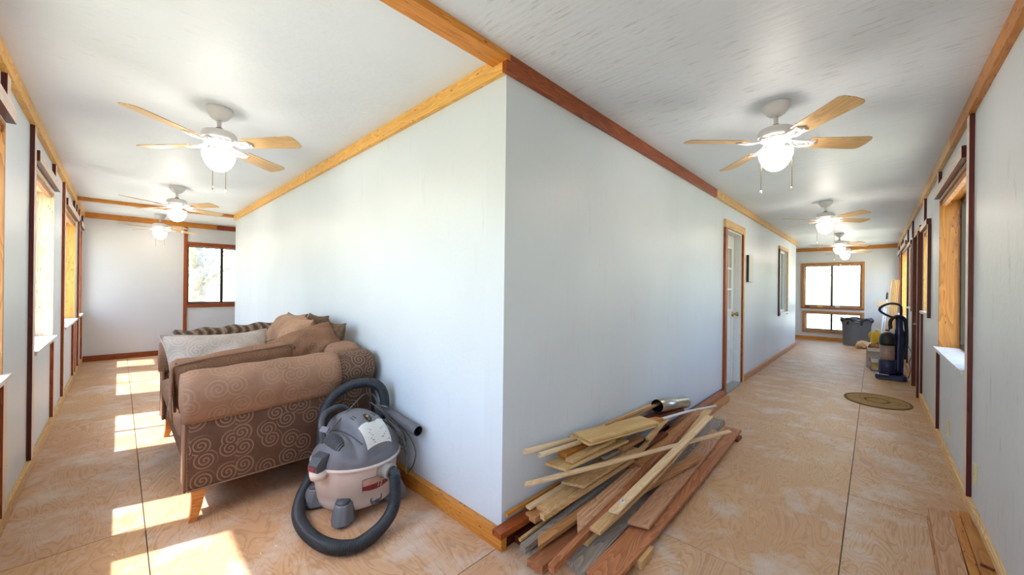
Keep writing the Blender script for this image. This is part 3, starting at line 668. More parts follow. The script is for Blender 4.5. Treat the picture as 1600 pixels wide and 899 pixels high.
# ------------------------------------------------------------------ sofa
def rbox(a, b, r, n=3, puff=0, seed=0, M=None, div=14, wr=.0):
    """soft rounded cushion block: subdivided cube pushed to a rounded box, top puffed, slightly wrinkled; UV in metres"""
    rng = random.Random(seed); c = [(p+q)/2 for p, q in zip(a, b)]; h = [abs(q-p)/2 for p, q in zip(a, b)]
    mb = MB(); ph = [rng.uniform(0, 6) for _ in range(8)]
    for ax in range(3):
        for sg in (-1, 1):
            u, v = [(1, 2), (2, 0), (0, 1)][ax]; vs = []; uv = []; fs = []
            for i in range(div+1):
                for j in range(div+1):
                    p = [0, 0, 0]; p[ax] = sg*h[ax]; p[u] = (2*i/div-1)*h[u]; p[v] = (2*j/div-1)*h[v]
                    uv.append((p[u]+c[u], p[v]+c[v]))
                    q = [max(-hh+r, min(hh-r, t)) for hh, t in zip(h, p)]
                    d = [t-w_ for t, w_ in zip(p, q)]; L = math.sqrt(sum(t*t for t in d)) or 1
                    p = [w_+t/L*r for w_, t in zip(q, d)]
                    s = [t/hh for t, hh in zip(p, h)]
                    if puff: p[2] += puff*(1-s[0]**2)*(1-s[1]**2)*(1 if s[2] > 0 else -.3)
                    if wr:
                        x, y, z = p; w_ = math.sin(x*17+ph[0]+3*math.sin(y*9+ph[1]))*math.sin(y*14+ph[2])+.6*math.sin((x+y)*31+ph[3]+2*math.sin(z*20))
                        p = [t+wr*w_*(sgn/ (abs(sgn)+.3)) for t, sgn in zip(p, s)]
                    w3 = Vector([t+k for t, k in zip(p, c)]); vs.append(tuple(M @ w3) if M is not None else tuple(w3))
            for i in range(div):
                for j in range(div):
                    k = i*(div+1)+j; f = (k, k+div+1, k+div+2, k+1); fs.append(f if sg > 0 else f[::-1])
            mb.add(vs, fs, uv, sm=True)
    return mb
def merge(o):
    import bmesh
    bm = bmesh.new(); bm.from_mesh(o.data); bmesh.ops.remove_doubles(bm, verts=bm.verts[:], dist=2e-4); bmesh.ops.recalc_face_normals(bm, faces=bm.faces[:]); bm.to_mesh(o.data); bm.free()
    for p in o.data.polygons: p.use_smooth = True
    return o
SX0, SX1, SY0, SY1 = -1.07, -.06, 1.26, 3.02
so = empty('sofa', ((SX0+SX1)/2, (SY0+SY1)/2, 0), label='brown scroll velvet loveseat with rolled arms standing against the left inner wall', cat='sofa')
LEG = .178
merge(rbox((SX0+.015, SY0+.03, LEG), (SX1, SY1-.03, .40), .02, div=8).build('seat_base', 'sofa', so))
ym = (SY0+SY1)/2
for a, b_ in ((SY0+.23, ym-.004), (ym+.004, SY1-.23)):
    merge(rbox((SX0-.025, a, .395), (-.28, b_, .53), .05, puff=.02, seed=int(a*10), wr=.002).build('seat_cushion', 'sofa_cover', so))
merge(rbox((-.30, SY0+.16, .36), (SX1+.015, SY1-.16, .86), .07, puff=.0, seed=5, wr=.002).build('backrest', 'sofa_cover', so))
def arm_profile(off=0, hem=None):
    """outline in (v across, z): v=0 outer panel face, + towards the seat; roll overhangs outward"""
    cx, cz, r = .095, .675, .118+off; pts = []
    for i in range(25):
        a = R(232)-R(284)*i/24; pts.append((cx+r*math.cos(a), cz+r*math.sin(a)))
    return pts
def arm(ysign, y0):
    fn = lambda u, v, d: (d, y0+ysign*u, v+.03*max(0, (d-SX0)/(SX1-SX0))*(1 if v > .5 else 0))
    roll = arm_profile()
    poly = [(.03, LEG)]+roll+[(.20, .40), (.20, LEG)]
    o = MB().extrude(poly, SX0, SX1+.005, fn, sm=True).build('arm', 'sofa', so, bev=.012)
    return o
arm(1, SY0); arm(-1, SY1)
# front arm panels (piped) and covers
def cover(ysign, y0, x_end, name):
    fn = lambda u, v, d: (d, y0+ysign*u, v+.03*max(0, (d-SX0)/(SX1-SX0)))
    mb = MB(); outer = []
    cx, cz = .095, .675; n = 30; m = 26; vs = []; uv = []
    rng = random.Random(3+ysign)
    for i in range(m+1):
        d = SX0-.022+(x_end-SX0+.022)*i/m
        for j in range(n+1):
            a = R(236)-R(292)*j/n; r = .130+.003*math.sin(d*31+j*.5)*math.sin(j*.9)
            fl = .012*math.sin(d*14+1)*(1 if j < 3 else 0)
            u, v = cx+r*math.cos(a), cz+r*math.sin(a)
            if i == 0: r *= .93; u, v = cx+r*math.cos(a), cz+r*math.sin(a)
            if j < 2: v -= .025*(2-j)/2; u -= .004
            vs.append(fn(u-fl*.3, v, d)); uv.append((d, a*.13))
    fs = [(i*(n+1)+j, i*(n+1)+j+1, (i+1)*(n+1)+j+1, (i+1)*(n+1)+j) for i in range(m) for j in range(n)]
    # gathered front cap
    k = len(vs); vs.append(fn(cx-.01, cz-.02, SX0-.03)); uv.append((0, 0))
    fs += [(j, k, j+1) for j in range(n)]
    mb.add(vs, fs, uv, sm=True)
    # hanging front strip below the gathered cap
    o = mb.build(name, 'sofa_cover', so)
    q = o.modifiers.new('solid', 'SOLIDIFY'); q.thickness = .006; q.offset = 1
    return o
cv0 = cover(1, SY0, -.30, 'arm_cover'); cover(-1, SY1, -.30, 'arm_cover')
def strip(pts, w_, name, par, m='sofa_cover'):
    mb = MB(); n = len(pts)
    vs = [(x, y+s*w_/2, z) for (x, y, z) in pts for s in (-1, 1)]; uv = [(y, z) for x, y, z in vs]
    mb.add(vs, [(2*i, 2*i+1, 2*i+3, 2*i+2) for i in range(n-1)], uv, sm=True); o = mb.build(name, m, par)
    q = o.modifiers.new('solid', 'SOLIDIFY'); q.thickness = .008; return o
for ys, y0 in ((1, SY0), (-1, SY1)):
    mb = MB().extrude([(.035, LEG), (.035, .60), (.20, .60), (.20, LEG)], SX0-.014, SX0+.002, lambda u, v, d, ys=ys, y0=y0: (d, y0+ys*u, v)).build('front_panel', 'sofa_cover', so, bev=.006)
    MB().tube([(SX0-.012, y0+ys*.034, z) for z in (LEG, .3, .45, .58)], .005, 8).build('piping', 'piping', so)
MB().tube([(SX0+.0, SY0+.026, LEG+.004), (-.5, SY0+.026, LEG+.004), (SX1, SY0+.026, LEG+.004)], .005, 8).build('piping', 'piping', so)
def sleg(x, y, dx):
    mb = MB(); vs = []; n = 7
    for i in range(n):
        t = i/(n-1); z = LEG*(1-t); w_ = .030-.013*t; cx = x+dx*(.028*t*t-.006*t)
        vs += [(cx-w_, y-w_, z), (cx+w_, y-w_, z), (cx+w_, y+w_, z), (cx-w_, y+w_, z)]
    fs = [(3, 2, 1, 0), tuple(4*(n-1)+i for i in range(4))]+[(4*i+a, 4*i+(a+1) % 4, 4*i+4+(a+1) % 4, 4*i+4+a) for i in range(n-1) for a in range(4)]
    mb.add(vs, fs).build('leg', 'leg_wood', so, bev=.003)
for x, dx in ((SX0+.045, -1), (SX1-.05, 1)):
    for y in (SY0+.065, SY1-.065): sleg(x, y, dx)

# ------------------------------------------------------------------ cushions on the sofa
def pillow(name, m, w_, h, t, loc, rot, label, seed=0, wr=.006, group='loose cushions on the sofa', sag=0, pipe=True):
    rng = random.Random(seed); n = 26; vs = []; uv = []; ph = [rng.uniform(0, 6) for _ in range(6)]
    M = Matrix.Translation(loc) @ Matrix.Rotation(R(rot[2]), 4, 'Z') @ Matrix.Rotation(R(rot[1]), 4, 'Y') @ Matrix.Rotation(R(rot[0]), 4, 'X')
    def P(u, v, s):
        e = (1-abs(u)**3.2)*(1-abs(v)**3.2); z = s*t/2*max(0, e)**.62
        pin = 1-.10*(1-abs(v)**2)*abs(u)**3; pin2 = 1-.10*(1-abs(u)**2)*abs(v)**3
        x = u*w_/2*pin; y = v*h/2*pin2
        f = max(0, e)**.5
        z += s*wr*f*(math.sin(u*7+ph[0]+3*math.sin(v*4+ph[1]))+.7*math.sin(v*11+ph[2]+2*math.sin(u*5+ph[3])))
        rr = (abs(u)*abs(v))**2; z += s*wr*1.3*rr*math.sin(9*(u-v)+ph[4])
        z += -sag*(u*u)+.02*math.sin(u*2+ph[5])*v
        return (x, y, z)
    for s in (1, -1):
        for i in range(n+1):
            for j in range(n+1):
                u, v = 2*i/n-1, 2*j/n-1; vs.append(P(u, v, s)); uv.append((u*w_/2+seed, v*h/2))
    fs = []
    for k in range(2):
        o = k*(n+1)**2
        for i in range(n):
            for j in range(n):
                f = (o+i*(n+1)+j, o+(i+1)*(n+1)+j, o+(i+1)*(n+1)+j+1, o+i*(n+1)+j+1); fs.append(f if k == 0 else f[::-1])
    root = empty(name, M=M, label=label, cat='cushion', group=group)
    o = merge(MB().add(vs, fs, uv, sm=True).build('pillow_cover', m, root, M=M))
    q = o.modifiers.new('sub', 'SUBSURF'); q.levels = q.render_levels = 1
    if pipe:
        ed = [P(2*i/n-1, -1, 1) for i in range(n)]+[P(1, 2*i/n-1, 1) for i in range(n)]+[P(1-2*i/n, 1, 1) for i in range(n)]+[P(-1, 1-2*i/n, 1) for i in range(n+1)]
        MB().tube(ed, .0055, 6, caps=False).build('welt', 'piping' if m != 'pillow_grey' else 'pillow_grey', root, M=M)
    return root
pillow('cushion', 'pillow_grey', .66, .50, .20, (-.80, 2.05, .715), (62, 0, 10), 'big grey beige cushion propped at the front middle of the sofa', 11, .006)
pillow('cushion', 'cushion_tan', .52, .50, .25, (-.33, 2.38, .80), (0, -66, 4), 'tall tan cushion leaning on the backrest, farthest of the row', 12, .006)
pillow('cushion', 'cushion_tan', .48, .46, .25, (-.37, 1.98, .815), (0, -62, -10), 'crumpled tan cushion in the middle of the backrest row', 13, .010)
pillow('cushion', 'cushion_brown', .48, .40, .24, (-.33, 1.68, .80), (48, -14, 8), 'brown cushion with a pointed corner, nearest the near arm', 14, .008)
pillow('cushion', 'pillow_dark', .36, .36, .12, (-.15, 2.17, .86), (0, -80, 0), 'dark patterned cushion corner showing behind the tan cushions', 15, .004, pipe=False)
pillow('cushion', 'pillow_dark', .34, .34, .11, (-.15, 1.78, .83), (0, -80, 6), 'dark patterned cushion peeking out behind the brown cushion', 16, .004, pipe=False)
bc = empty('box_cushion', (-.76, 1.52, .52), label='long brown boxed cushion standing on edge along the near arm', cat='cushion', group='loose cushions on the sofa')
Mx = Matrix.Translation((-.815, 1.52, .725)) @ Matrix.Rotation(R(4), 4, 'Z') @ Matrix.Rotation(R(-5), 4, 'Y') @ Matrix.Rotation(R(10), 4, 'X')
merge(rbox((-.305, -.065, -.14), (.305, .065, .16), .045, div=18, wr=.005, seed=21, M=Mx).build('cushion_cover', 'cushion_brown', bc))
ed = [(-.310, -.05, -.12), (-.310, -.055, .12), (-.285, -.055, .152), (-.1, -.06, .163), (.1, -.06, .160), (.285, -.055, .155), (.310, -.05, .12)]
MB().tube([Mx @ Vector(p) for p in spline(ed, 40)], .006, 6).build('welt', 'piping', bc)
fl_ = [(-1.115, 1.49, .85), (-1.13, 1.49, .78), (-1.135, 1.475, .68), (-1.135, 1.46, .60), (-1.13, 1.45, .535)]
strip([(x, y, z) for x, y, z in fl_], .11, 'loose_flap', bc, 'cushion_brown')
# patterned throw rolled over the far arm
bl = empty('throw_blanket', (-.6, 3.05, .72), label='dark patterned chenille throw bundled along the far arm of the sofa', cat='blanket')
mb = MB(); n, m_ = 48, 18; vs = []; uv = []
for i in range(n+1):
    t = i/n; x = -1.0+.86*t
    for j in range(m_):
        a = 2*PI*j/m_; rr = .085+.012*math.sin(t*26+j*.3)+.02*t; rr *= (.75 if i in (0, n) else 1)
        vs.append((x+.012*math.sin(j), 3.06+rr*.95*math.cos(a), .81+.03*t+rr*.78*math.sin(a))); uv.append((x, a*.1))
fs = [(i*m_+j, i*m_+(j+1) % m_, (i+1)*m_+(j+1) % m_, (i+1)*m_+j) for i in range(n) for j in range(m_)]+[tuple(range(m_)), tuple(n*m_+j for j in range(m_))]
mb.add(vs, fs, uv, sm=True).build('throw', 'blanket', bl)

# ------------------------------------------------------------------ shop vacuum
VX, VY = -.335, .90
sv = empty('shop_vacuum', (VX, VY, 0), label='dusty grey and cream wet dry vacuum with black hose beside the sofa', cat='vacuum')
T = Matrix.Translation((VX, VY, 0))
def pol(a, r, z): return (VX+r*math.cos(R(a)), VY+r*math.sin(R(a)), z)
tank = MB().lathe([(0, .045), (.19, .045), (.203, .055), (.212, .085), (.215, .125), (.221, .13), (.232, .26), (.236, .275), (.236, .292), (0, .292)], 56, T).build('tank', 'vac_tank', sv)
MB().lathe([(.236, .276), (.249, .279), (.251, .292), (.240, .298), (.228, .298), (.228, .276), (.236, .276)], 56, T, cap=False).build('rim', 'vac_tank', tank)
# power head: dome pulled into a long hump that faces the camera side
def head_z(x, y):
    """local: x = facing direction of the label, y = left of it"""
    r = math.hypot(x, y)/.243; base = .302+.055*max(0, 1-r**6)**.5+.038*max(0, 1-r**2)
    s = 1/(1+math.exp((abs(y-.0)-.098)/.0065)); hx = max(0, 1-(abs(x)/.225)**3.2)
    hump = s*.142*hx**.7*(1-.10*(y/.1)**2)
    pod = .066*math.exp(-(((abs(y)-.155)/.055)**4+((x-.035)/.115)**4))
    return base+hump+pod*(1-s)
FA = -80
MF = T @ Matrix.Rotation(R(FA), 4, 'Z')
hd = MB(); nr, na = 44, 120; vs = []; uv = []
for i in range(nr+1):
    r = .243*(1-(1-i/nr)**1.35)
    for j in range(na):
        a = 2*PI*j/na; x, y = r*math.cos(a), r*math.sin(a); z = head_z(x, y) if i < nr else .295
        vs.append(tuple(MF @ Vector((x, y, z)))); uv.append((x, y))
fs = [(i*na+j, i*na+(j+1) % na, (i+1)*na+(j+1) % na, (i+1)*na+j) for i in range(nr) for j in range(na)]
hd.add(vs, fs, uv, sm=True); head = merge(hd.build('power_head', 'vac_head', sv))
# louvred side vents: dark recess with fins standing in it, wrapped on the pod
def on_head(x, y, d=0):
    e = .004; z = head_z(x, y); n = Vector((-(head_z(x+e, y)-z)/e, -(head_z(x, y+e)-z)/e, 1)).normalized()
    return MF @ (Vector((x, y, z))+n*d), (MF.to_3x3() @ n)
for sg in (-1, 1):
    v = MB(); vs = []; nn = 14
    for i in range(nn+1):
        for j in range(5):
            x = -.035+.155*i/nn; hgt = .042*(1-(2*i/nn-1)**4*.45); y = sg*(.172+hgt*(j/4-.5)*1.3); vs.append(tuple(on_head(x, y, .0015)[0]))
    v.add(vs, [(i*5+j, i*5+j+1, i*5+j+6, i*5+j+5) for i in range(nn) for j in range(4)], sm=True); vr = v.build('vent', 'black', head)
    for i in range(13):
        x = -.028+.141*i/12; hgt = .042*(1-(2*i/12-1)**4*.45)
        MB().tube([on_head(x, sg*(.172+hgt*(t-.5)*1.3), .004)[0] for t in (0, .25, .5, .75, 1)], .0026, 6).build('fin', 'vac_head', vr)
# crease line around the hump
for sg in (-1, 1):
    MB().tube([on_head(.19*math.cos(R(t)), sg*(.088+.016*math.sin(R(t))), .001)[0] for t in range(10, 171, 10)], .004, 6).build('seam', 'vac_head_dark', head)
# ribs on the hump, power slot, paper label
for yy, xs in ((-.058, .06), (-.072, .06), (.058, .085), (.044, .09)):
    MB().tube([on_head(xs-.02+.012*i, yy, .001)[0] for i in range(4)], .0028, 6).build('rib', 'vac_head_dark', head)
sl = MB(); vs = []
for i in range(20):
    a = 2*PI*i/20; vs.append(tuple(on_head(.105+.034*math.cos(a), -.005+.019*math.sin(a), .002)[0]))
sl.add(vs, [tuple(range(20))]); so_ = sl.build('power_slot', 'black', head)
MB().tube([on_head(.095+.006*i, -.005, .005)[0] for i in range(4)], .007, 8).build('power_switch', 'brass', so_)
lb = MB(); vs = []; nx, ny = 10, 10
def lab_pt(i, j, d):
    t = i/nx; s = j/ny-.5; x = .132+.080*t+(0.010 if abs(s) < .12 and i == 0 else 0); y = s*(.172-.012*t); return tuple(on_head(x, y+.004, d)[0])
for i in range(nx+1):
    for j in range(ny+1): vs.append(lab_pt(i, j, .0022))
lb.add(vs, [(i*(ny+1)+j, (i+1)*(ny+1)+j, (i+1)*(ny+1)+j+1, i*(ny+1)+j+1) for i in range(nx) for j in range(ny)], sm=True); lo = lb.build('paper_label', 'paper', head)
pr_ = MB()
for i in range(9):
    t = 3.3+i*.72; a0 = 2.0+(i % 3)*.4; a1 = 9.2-(i % 4)*.7
    if i == 0: a0, a1 = .6, 9.4
    q = [(t, a0), (t+.3 if i else t+.12, a0), (t+.3 if i else t+.12, a1), (t, a1)]
    pr_.add([lab_pt(a, c, .0028) for a, c in q], [(0, 1, 2, 3)])
pr_.build('print_lines', 'ink', lo)
# pale scuffed lettering patch on the pod
sc_ = MB()
rng = random.Random(4)
for i in range(16):
    x, y = -.11+.03*rng.random(), -.165+.05*rng.random(); s_ = .004+.005*rng.random()
    sc_.add([tuple(on_head(x+dx*s_, y+dy*s_*.7, .0012)[0]) for dx, dy in ((-1, -1), (1, -.7), (.8, 1), (-.9, .8))], [(0, 1, 2, 3)])
tag(sc_.build('paint_splash', 'paper', head), 'pale paint splashes')
# latches (left and right), with red sticker
for a in (-163, 17):
    ML = T @ Matrix.Rotation(R(a), 4, 'Z')
    vs = [(.215, -.045, .30), (.29, -.04, .29), (.29, .04, .29), (.215, .045, .30), (.215, -.045, .372), (.262, -.036, .362), (.292, -.034, .325), (.292, .034, .325), (.262, .036, .362), (.215, .045, .372)]
    lt = MB().add([tuple(ML @ Vector(p)) for p in vs], [(0, 3, 2, 1), (4, 5, 8, 9), (5, 6, 7, 8), (6, 1, 2, 7), (0, 1, 6, 5, 4), (3, 9, 8, 7, 2), (0, 4, 9, 3)]).build('latch', 'vac_head_dark', sv, bev=.004)
    MB().box((.262, -.028, .0), (.268, .028, .03), M=ML @ Matrix.Translation((.02, 0, .322)) @ Matrix.Rotation(R(-38), 4, 'Y')).build('latch_clip', 'vac_head', lt)
    MB().box((.2915, -.026, .296), (.2945, .02, .318), M=ML).build('sticker', 'vac_red', lt)
    lg = MB().lathe([(.045, 0), (.05, .02), (.052, .045), (.0, .045)], 24, ML @ Matrix.Translation((.246, 0, .245)))
    lg.build('latch_lug', 'vac_tank', lt)
# handle arch at the back left
hp = spline([MF @ Vector(p) for p in ((-.03, -.185, .40), (-.05, -.19, .47), (-.085, -.17, .515), (-.14, -.10, .535), (-.17, -.0, .53), (-.175, .05, .49), (-.175, .06, .44))], 28)
MB().tube(hp, .017, 12).build('handle', 'vac_head_dark', sv)
# size sticker on the tank with the number 12
def wrap(a0, a1, z0, z1, r, n=8, zt=lambda t: 0):
    vs = [];
    for i in range(n+1):
        a = a0+(a1-a0)*i/n
        for z in (z0+zt(i/n), z1): vs.append(pol(a, r+(z-.13)*.085, z))
    return vs, [(2*i, 2*i+2, 2*i+3, 2*i+1) for i in range(n)]
st = MB(); vs, fs = wrap(-106, -66, .150, .222, .2232, zt=lambda t: .010*(2*t-1)**2); st.add(vs, fs, sm=True); st_o = st.build('size_sticker', 'vac_pink', sv)
st = MB(); vs, fs = wrap(-106, -66, .151, .184, .2240, zt=lambda t: .010*(2*t-1)**2); st.add(vs, fs, sm=True); st.build('red_band', 'vac_red', st_o)
st = MB()
for q in ((-106.5, -105.8, .150, .223), (-66.2, -65.5, .150, .223)): st.add(*wrap(*q, .2243, n=1))
st.add(*wrap(-106, -66, .2215, .2235, .2243)); st.build('sticker_border', 'vac_head_dark', st_o)
tc = bpy.data.curves.new('number_text', 'FONT'); tc.body = '12'; tc.size = .034; tc.extrude = .0006; tc.shear = .2; tc.align_x = 'CENTER'; tc.align_y = 'CENTER'; tc.materials.append(MT['paper'])
to = bpy.data.objects.new('number_text', tc); COL.objects.link(to)
pz = Vector(pol(-82, .2268, .170)); nz = Vector((math.cos(R(-82)), math.sin(R(-82)), -.08)).normalized(); xx = Vector((0, 0, 1)).cross(nz).normalized(); yy = nz.cross(xx)
Mt = Matrix((xx, yy, nz)).transposed().to_4x4(); Mt.translation = pz
dg = bpy.context.evaluated_depsgraph_get(); tm = bpy.data.meshes.new_from_object(to.evaluated_get(dg)); bpy.data.objects.remove(to)
to = bpy.data.objects.new('number', tm); COL.objects.link(to); place(to, Mt, st_o)
# casters, drain plug
for a in (-131, -38, 55, 150):
    MC = T @ Matrix.Rotation(R(a), 4, 'Z')
    c = MB(); pl = [(.165, -.058), (.235, -.062), (.285, -.040), (.300, 0), (.285, .040), (.235, .062), (.165, .058)]
    vs = [(x, y, .016) for x, y in pl]+[((x-.165)*.72+.165, y*.72, .115) for x, y in pl]
    n = len(pl); c.add([tuple(MC @ Vector(p)) for p in vs], [tuple(reversed(range(n))), tuple(n+i for i in range(n))]+[(i, (i+1) % n, n+(i+1) % n, n+i) for i in range(n)], sm=False)
    co = c.build('caster', 'vac_head', sv, bev=.010)
    MB().lathe([(.036, 0), (.038, .006), (.033, .018), (.0, .021)], 20, MC @ Matrix.Translation((.220, 0, .113)) @ Matrix.Rotation(R(14), 4, 'Y')).build('caster_cap', 'vac_head_dark', co)
    MB().lathe([(0, -.016), (.022, -.016), (.026, -.009), (.026, .009), (.022, .016), (0, .016)], 20, MC @ Matrix.Translation((.245, 0, .026)) @ Matrix.Rotation(PI/2, 4, 'X')).build('wheel', 'black', co)
MD = T @ Matrix.Rotation(R(-84), 4, 'Z') @ Matrix.Translation((.207, 0, .088)) @ Matrix.Rotation(R(86), 4, 'Y')
dp = MB().lathe([(.036, -.004), (.038, .003), (.030, .006), (.026, .002), (.0, .002)], 24, MD).build('drain_plug', 'vac_head', sv)
MB().lathe([(.010, 0), (.010, .008), (.006, .010), (0, .010)], 14, MD @ Matrix.Translation((.017, .004, .003))).build('drain_nub', 'vac_head_dark', dp)
# inlet and hose
ia = -76; dI = Vector((math.cos(R(ia)), math.sin(R(ia)), 0)); p0 = Vector(pol(ia, .222, .246)); q = dI.to_track_quat('Z', 'Y').to_matrix().to_4x4(); q.translation = p0
inl = MB().lathe([(.046, 0), (.047, .018), (.041, .02), (.041, .024), (.036, .026), (.036, .05), (.041, .052), (.042, .072), (.034, .074), (0, .074)], 28, q).build('hose_inlet', 'vac_neck', sv)
pe = p0+dI*.07
hpts = [pe, pe+dI*.022+Vector((.004, 0, -.010)), (-.262, .575, .185), (-.285, .535, .125), (-.330, .503, .080), (-.410, .474, .048), (-.519, .455, .038), (-.60, .505, .038), (-.648, .612, .038), (-.662, .766, .036), (-.645, .92, .040), (-.585, 1.06, .06), (-.50, 1.155, .12), (-.44, 1.185, .24), (-.425, 1.19, .38), (-.415, 1.185, .49), (-.36, 1.165, .585), (-.26, 1.13, .640), (-.165, 1.10, .640), (-.095, 1.08, .595), (-.07, 1.07, .50), (-.085, 1.08, .41), (-.10, 1.12, .33), (-.09, 1.17, .27)]
L_ = spline(hpts, 1400)
rs = [.0310+.0026*math.sin(2*PI*i/3.999) for i in range(1400)]
MB().tube(L_, rs, 14).build('hose', 'hose', sv)
wd = MB(); wp = [Vector((-.085, 1.13, .455)), Vector((-.062, .665, .405))]; wv = (wp[1]-wp[0]).normalized(); q = wv.to_track_quat('Z', 'Y').to_matrix().to_4x4(); q.translation = wp[0]; LL = (wp[1]-wp[0]).length
wd.lathe([(.0265, LL-.2), (.0295, LL), (.032, LL), (.0325, LL-.01), (.031, LL*.5), (.030, 0), (0, 0)], 28, q, cap=False); wa_ = wd.build('wand', 'hose_grey', sv)
tag(wa_, 'grey extension wand with open end')
MB().lathe([(.0285, LL-.001), (.0255, LL-.10), (0, LL-.10)], 24, q, cap=False).build('bore', 'black', wa_)  # black insert paints the shade inside the wand's open end
# cord loops
for pts in ([on_head(-.02, -.16, .01)[0], on_head(-.03, -.09, .012)[0], on_head(-.05, 0, .02)[0], Vector((-.22, 1.06, .58)), Vector((-.15, 1.08, .56)), Vector((-.14, 1.0, .50)), Vector((-.13, .86, .40)), Vector((-.09, .80, .30)), Vector((-.07, .78, .22))],
            [Vector((-.19, 1.03, .53)), Vector((-.15, .95, .48)), Vector((-.10, .84, .40)), Vector((-.07, .80, .34)), Vector((-.09, .78, .27)), Vector((-.12, .82, .30)), Vector((-.17, .90, .36))],
            [Vector((-.16, .85, .45)), Vector((-.125, .74, .36)), Vector((-.12, .70, .30)), Vector((-.13, .68, .22)), Vector((-.135, .672, .17))],
            [Vector((-.10, .95, .42)), Vector((-.06, .80, .36)), Vector((-.045, .72, .27)), Vector((-.05, .73, .18)), Vector((-.06, .77, .12))]):
    MB().tube(spline(pts, 60), .0042, 7).build('power_cord', 'cord', sv)
# ------------------------------------------------------------------ lumber pile along the inner right wall (x along the wall, top-centre points)
LUMG = 'loose boards in the lumber pile'
def lum(label, a, b_, w_, t, m, ends=(0, 0), bow=0, roll=0, name='board'):
    a, b_ = Vector(a), Vector(b_); d = (b_-a).normalized(); side = Vector((0, 0, 1)).cross(d).normalized(); u = d.cross(side)
    u = (u*math.cos(R(roll))+side*math.sin(R(roll))).normalized(); dz = u*(t/2)
    return board(name, a-dz, b_-dz, w_, t, m, None, u, bev=.0016, ends=ends, bow=bow, label=label, cat='board', group=LUMG)
# layer on the floor
lum('long wide reddish board at the outer edge of the lumber pile', (.09, -.50, .062), (2.52, -.425, .044), .125, .019, 'redwood_lum', bow=-.01)
lum('small tan block under the outer edge of the lumber pile', (.33, -.535, .040), (.47, -.53, .040), .085, .038, 'tan_lum')
lum('dark red scrap under the far end of the outer board', (2.30, -.47, .024), (2.42, -.47, .024), .09, .022, 'dark_lum')
lum('weathered grey plank with orange cut end, lying on the floor beside the reddish board', (.10, -.375, .042), (2.70, -.255, .042), .105, .038, 'gray_lum', ends=(.02, 0))
lum('grey plank second from the outer edge at the far end', (1.15, -.215, .042), (2.62, -.150, .042), .09, .038, 'gray_lum')
lum('short reddish brown board with rounded near end on the floor', (-.02, -.235, .045), (.60, -.255, .045), .082, .036, 'redwood_lum', ends=(-.015, 0))
lum('grey rough two by four with pale end grain near the corner', (.03, -.150, .044), (1.25, -.125, .044), .092, .040, 'gray_lum')
lum('dark red board on the floor tight to the baseboard', (.06, -.062, .040), (1.9, -.060, .040), .055, .036, 'dark_lum')
lum('dark brown plank deep in the middle of the pile', (.62, -.235, .030), (2.2, -.09, .030), .08, .026, 'dark_lum')
lum('red brown board lying along the wall toward the white door', (2.0, -.075, .100), (3.62, -.050, .095), .055, .05, 'redwood_lum')
lum('lower red brown board along the wall ending at the door casing', (2.1, -.125, .055), (3.60, -.105, .050), .05, .045, 'brown_lum')
# second layer
lum('grey brown board slanting on top of the outer reddish board', (.51, -.475, .092), (2.28, -.365, .066), .10, .018, 'pinkish_lum', ends=(-.03, 0))
lum('long tan board bowing out under the pale strip', (.27, -.368, .122), (2.01, -.36, .312), .058, .018, 'tan_lum', bow=-.035)
lum('light tan stub poking out below the bowed board', (.235, -.330, .068), (.50, -.318, .068), .04, .022, 'tan_lum')
lum('narrow reddish bar sticking out at the near end of the pile', (-.03, -.336, .090), (2.10, -.243, .215), .032, .034, 'redwood_lum')
lum('brown wedge shaped offcut between the grey plank and the reddish bar', (.05, -.195, .090), (.52, -.235, .115), .052, .022, 'brown_lum', ends=(.05, 0))
lum('grey brown rough stick on the two by four near the corner', (-.02, -.160, .084), (1.08, -.180, .150), .036, .034, 'gray_lum')
lum('thin tan stick beside the grey brown rough stick', (.02, -.105, .072), (.42, -.110, .090), .016, .014, 'tan_lum')
lum('dark red two by four lying on the baseboard at the corner', (-.075, -.042, .122), (.75, -.060, .118), .062, .030, 'redwood')
lum('pinkish moulding board with white grooves in the pile middle', (.257, -.275, .122), (2.34, -.195, .172), .082, .016, 'pinkish_lum', ends=(.125, 0))
gb = bpy.data.objects[[o.name for o in bpy.data.objects if str(o.get('label', '')).startswith('pinkish moulding')][0]]
for yy in (-.012, .012): MB().box((-.98, yy-.002, .0075), (.95, yy+.002, .0088), M=MW[gb.name]).build('groove', 'pale_lum', gb)
lum('reddish board next to the grooved moulding board', (.95, -.200, .150), (2.42, -.145, .150), .075, .019, 'redwood_lum')
lum('wide orange brown board with clean far end in the pile middle', (1.0, -.245, .170), (2.32, -.205, .200), .065, .022, 'brown_lum')
lum('brown board crossing low toward the outer edge', (.80, -.330, .098), (1.50, -.455, .128), .06, .019, 'brown_lum', ends=(0, .02))
lum('light tan strip ending above the grey rough stick', (.135, -.150, .160), (.98, -.215, .205), .030, .028, 'tan_lum')
lum('thin orange stick against the wall by the corner', (.01, -.022, .165), (.45, -.024, .165), .018, .018, 'pine_orange')
lum('short pale strip on the tan block near the corner', (.13, -.060, .165), (.45, -.075, .178), .030, .014, 'pale_lum')
lum('tan board with pale cut end near the corner', (.19, -.105, .160), (.72, -.135, .190), .066, .030, 'tan_lum', ends=(-.02, 0))
lum('brown filler board below the tan cut board', (.12, -.085, .136), (.75, -.120, .130), .07, .03, 'brown_lum')
lum('wide worn plywood offcut under the pale crossing strip', (.40, -.145, .215), (1.05, -.185, .238), .115, .016, 'tan_lum', ends=(-.05, 0))
lum('grey weathered slat in the middle below the fibreboard panel', (.72, -.125, .262), (1.25, -.150, .255), .075, .016, 'gray_lum')
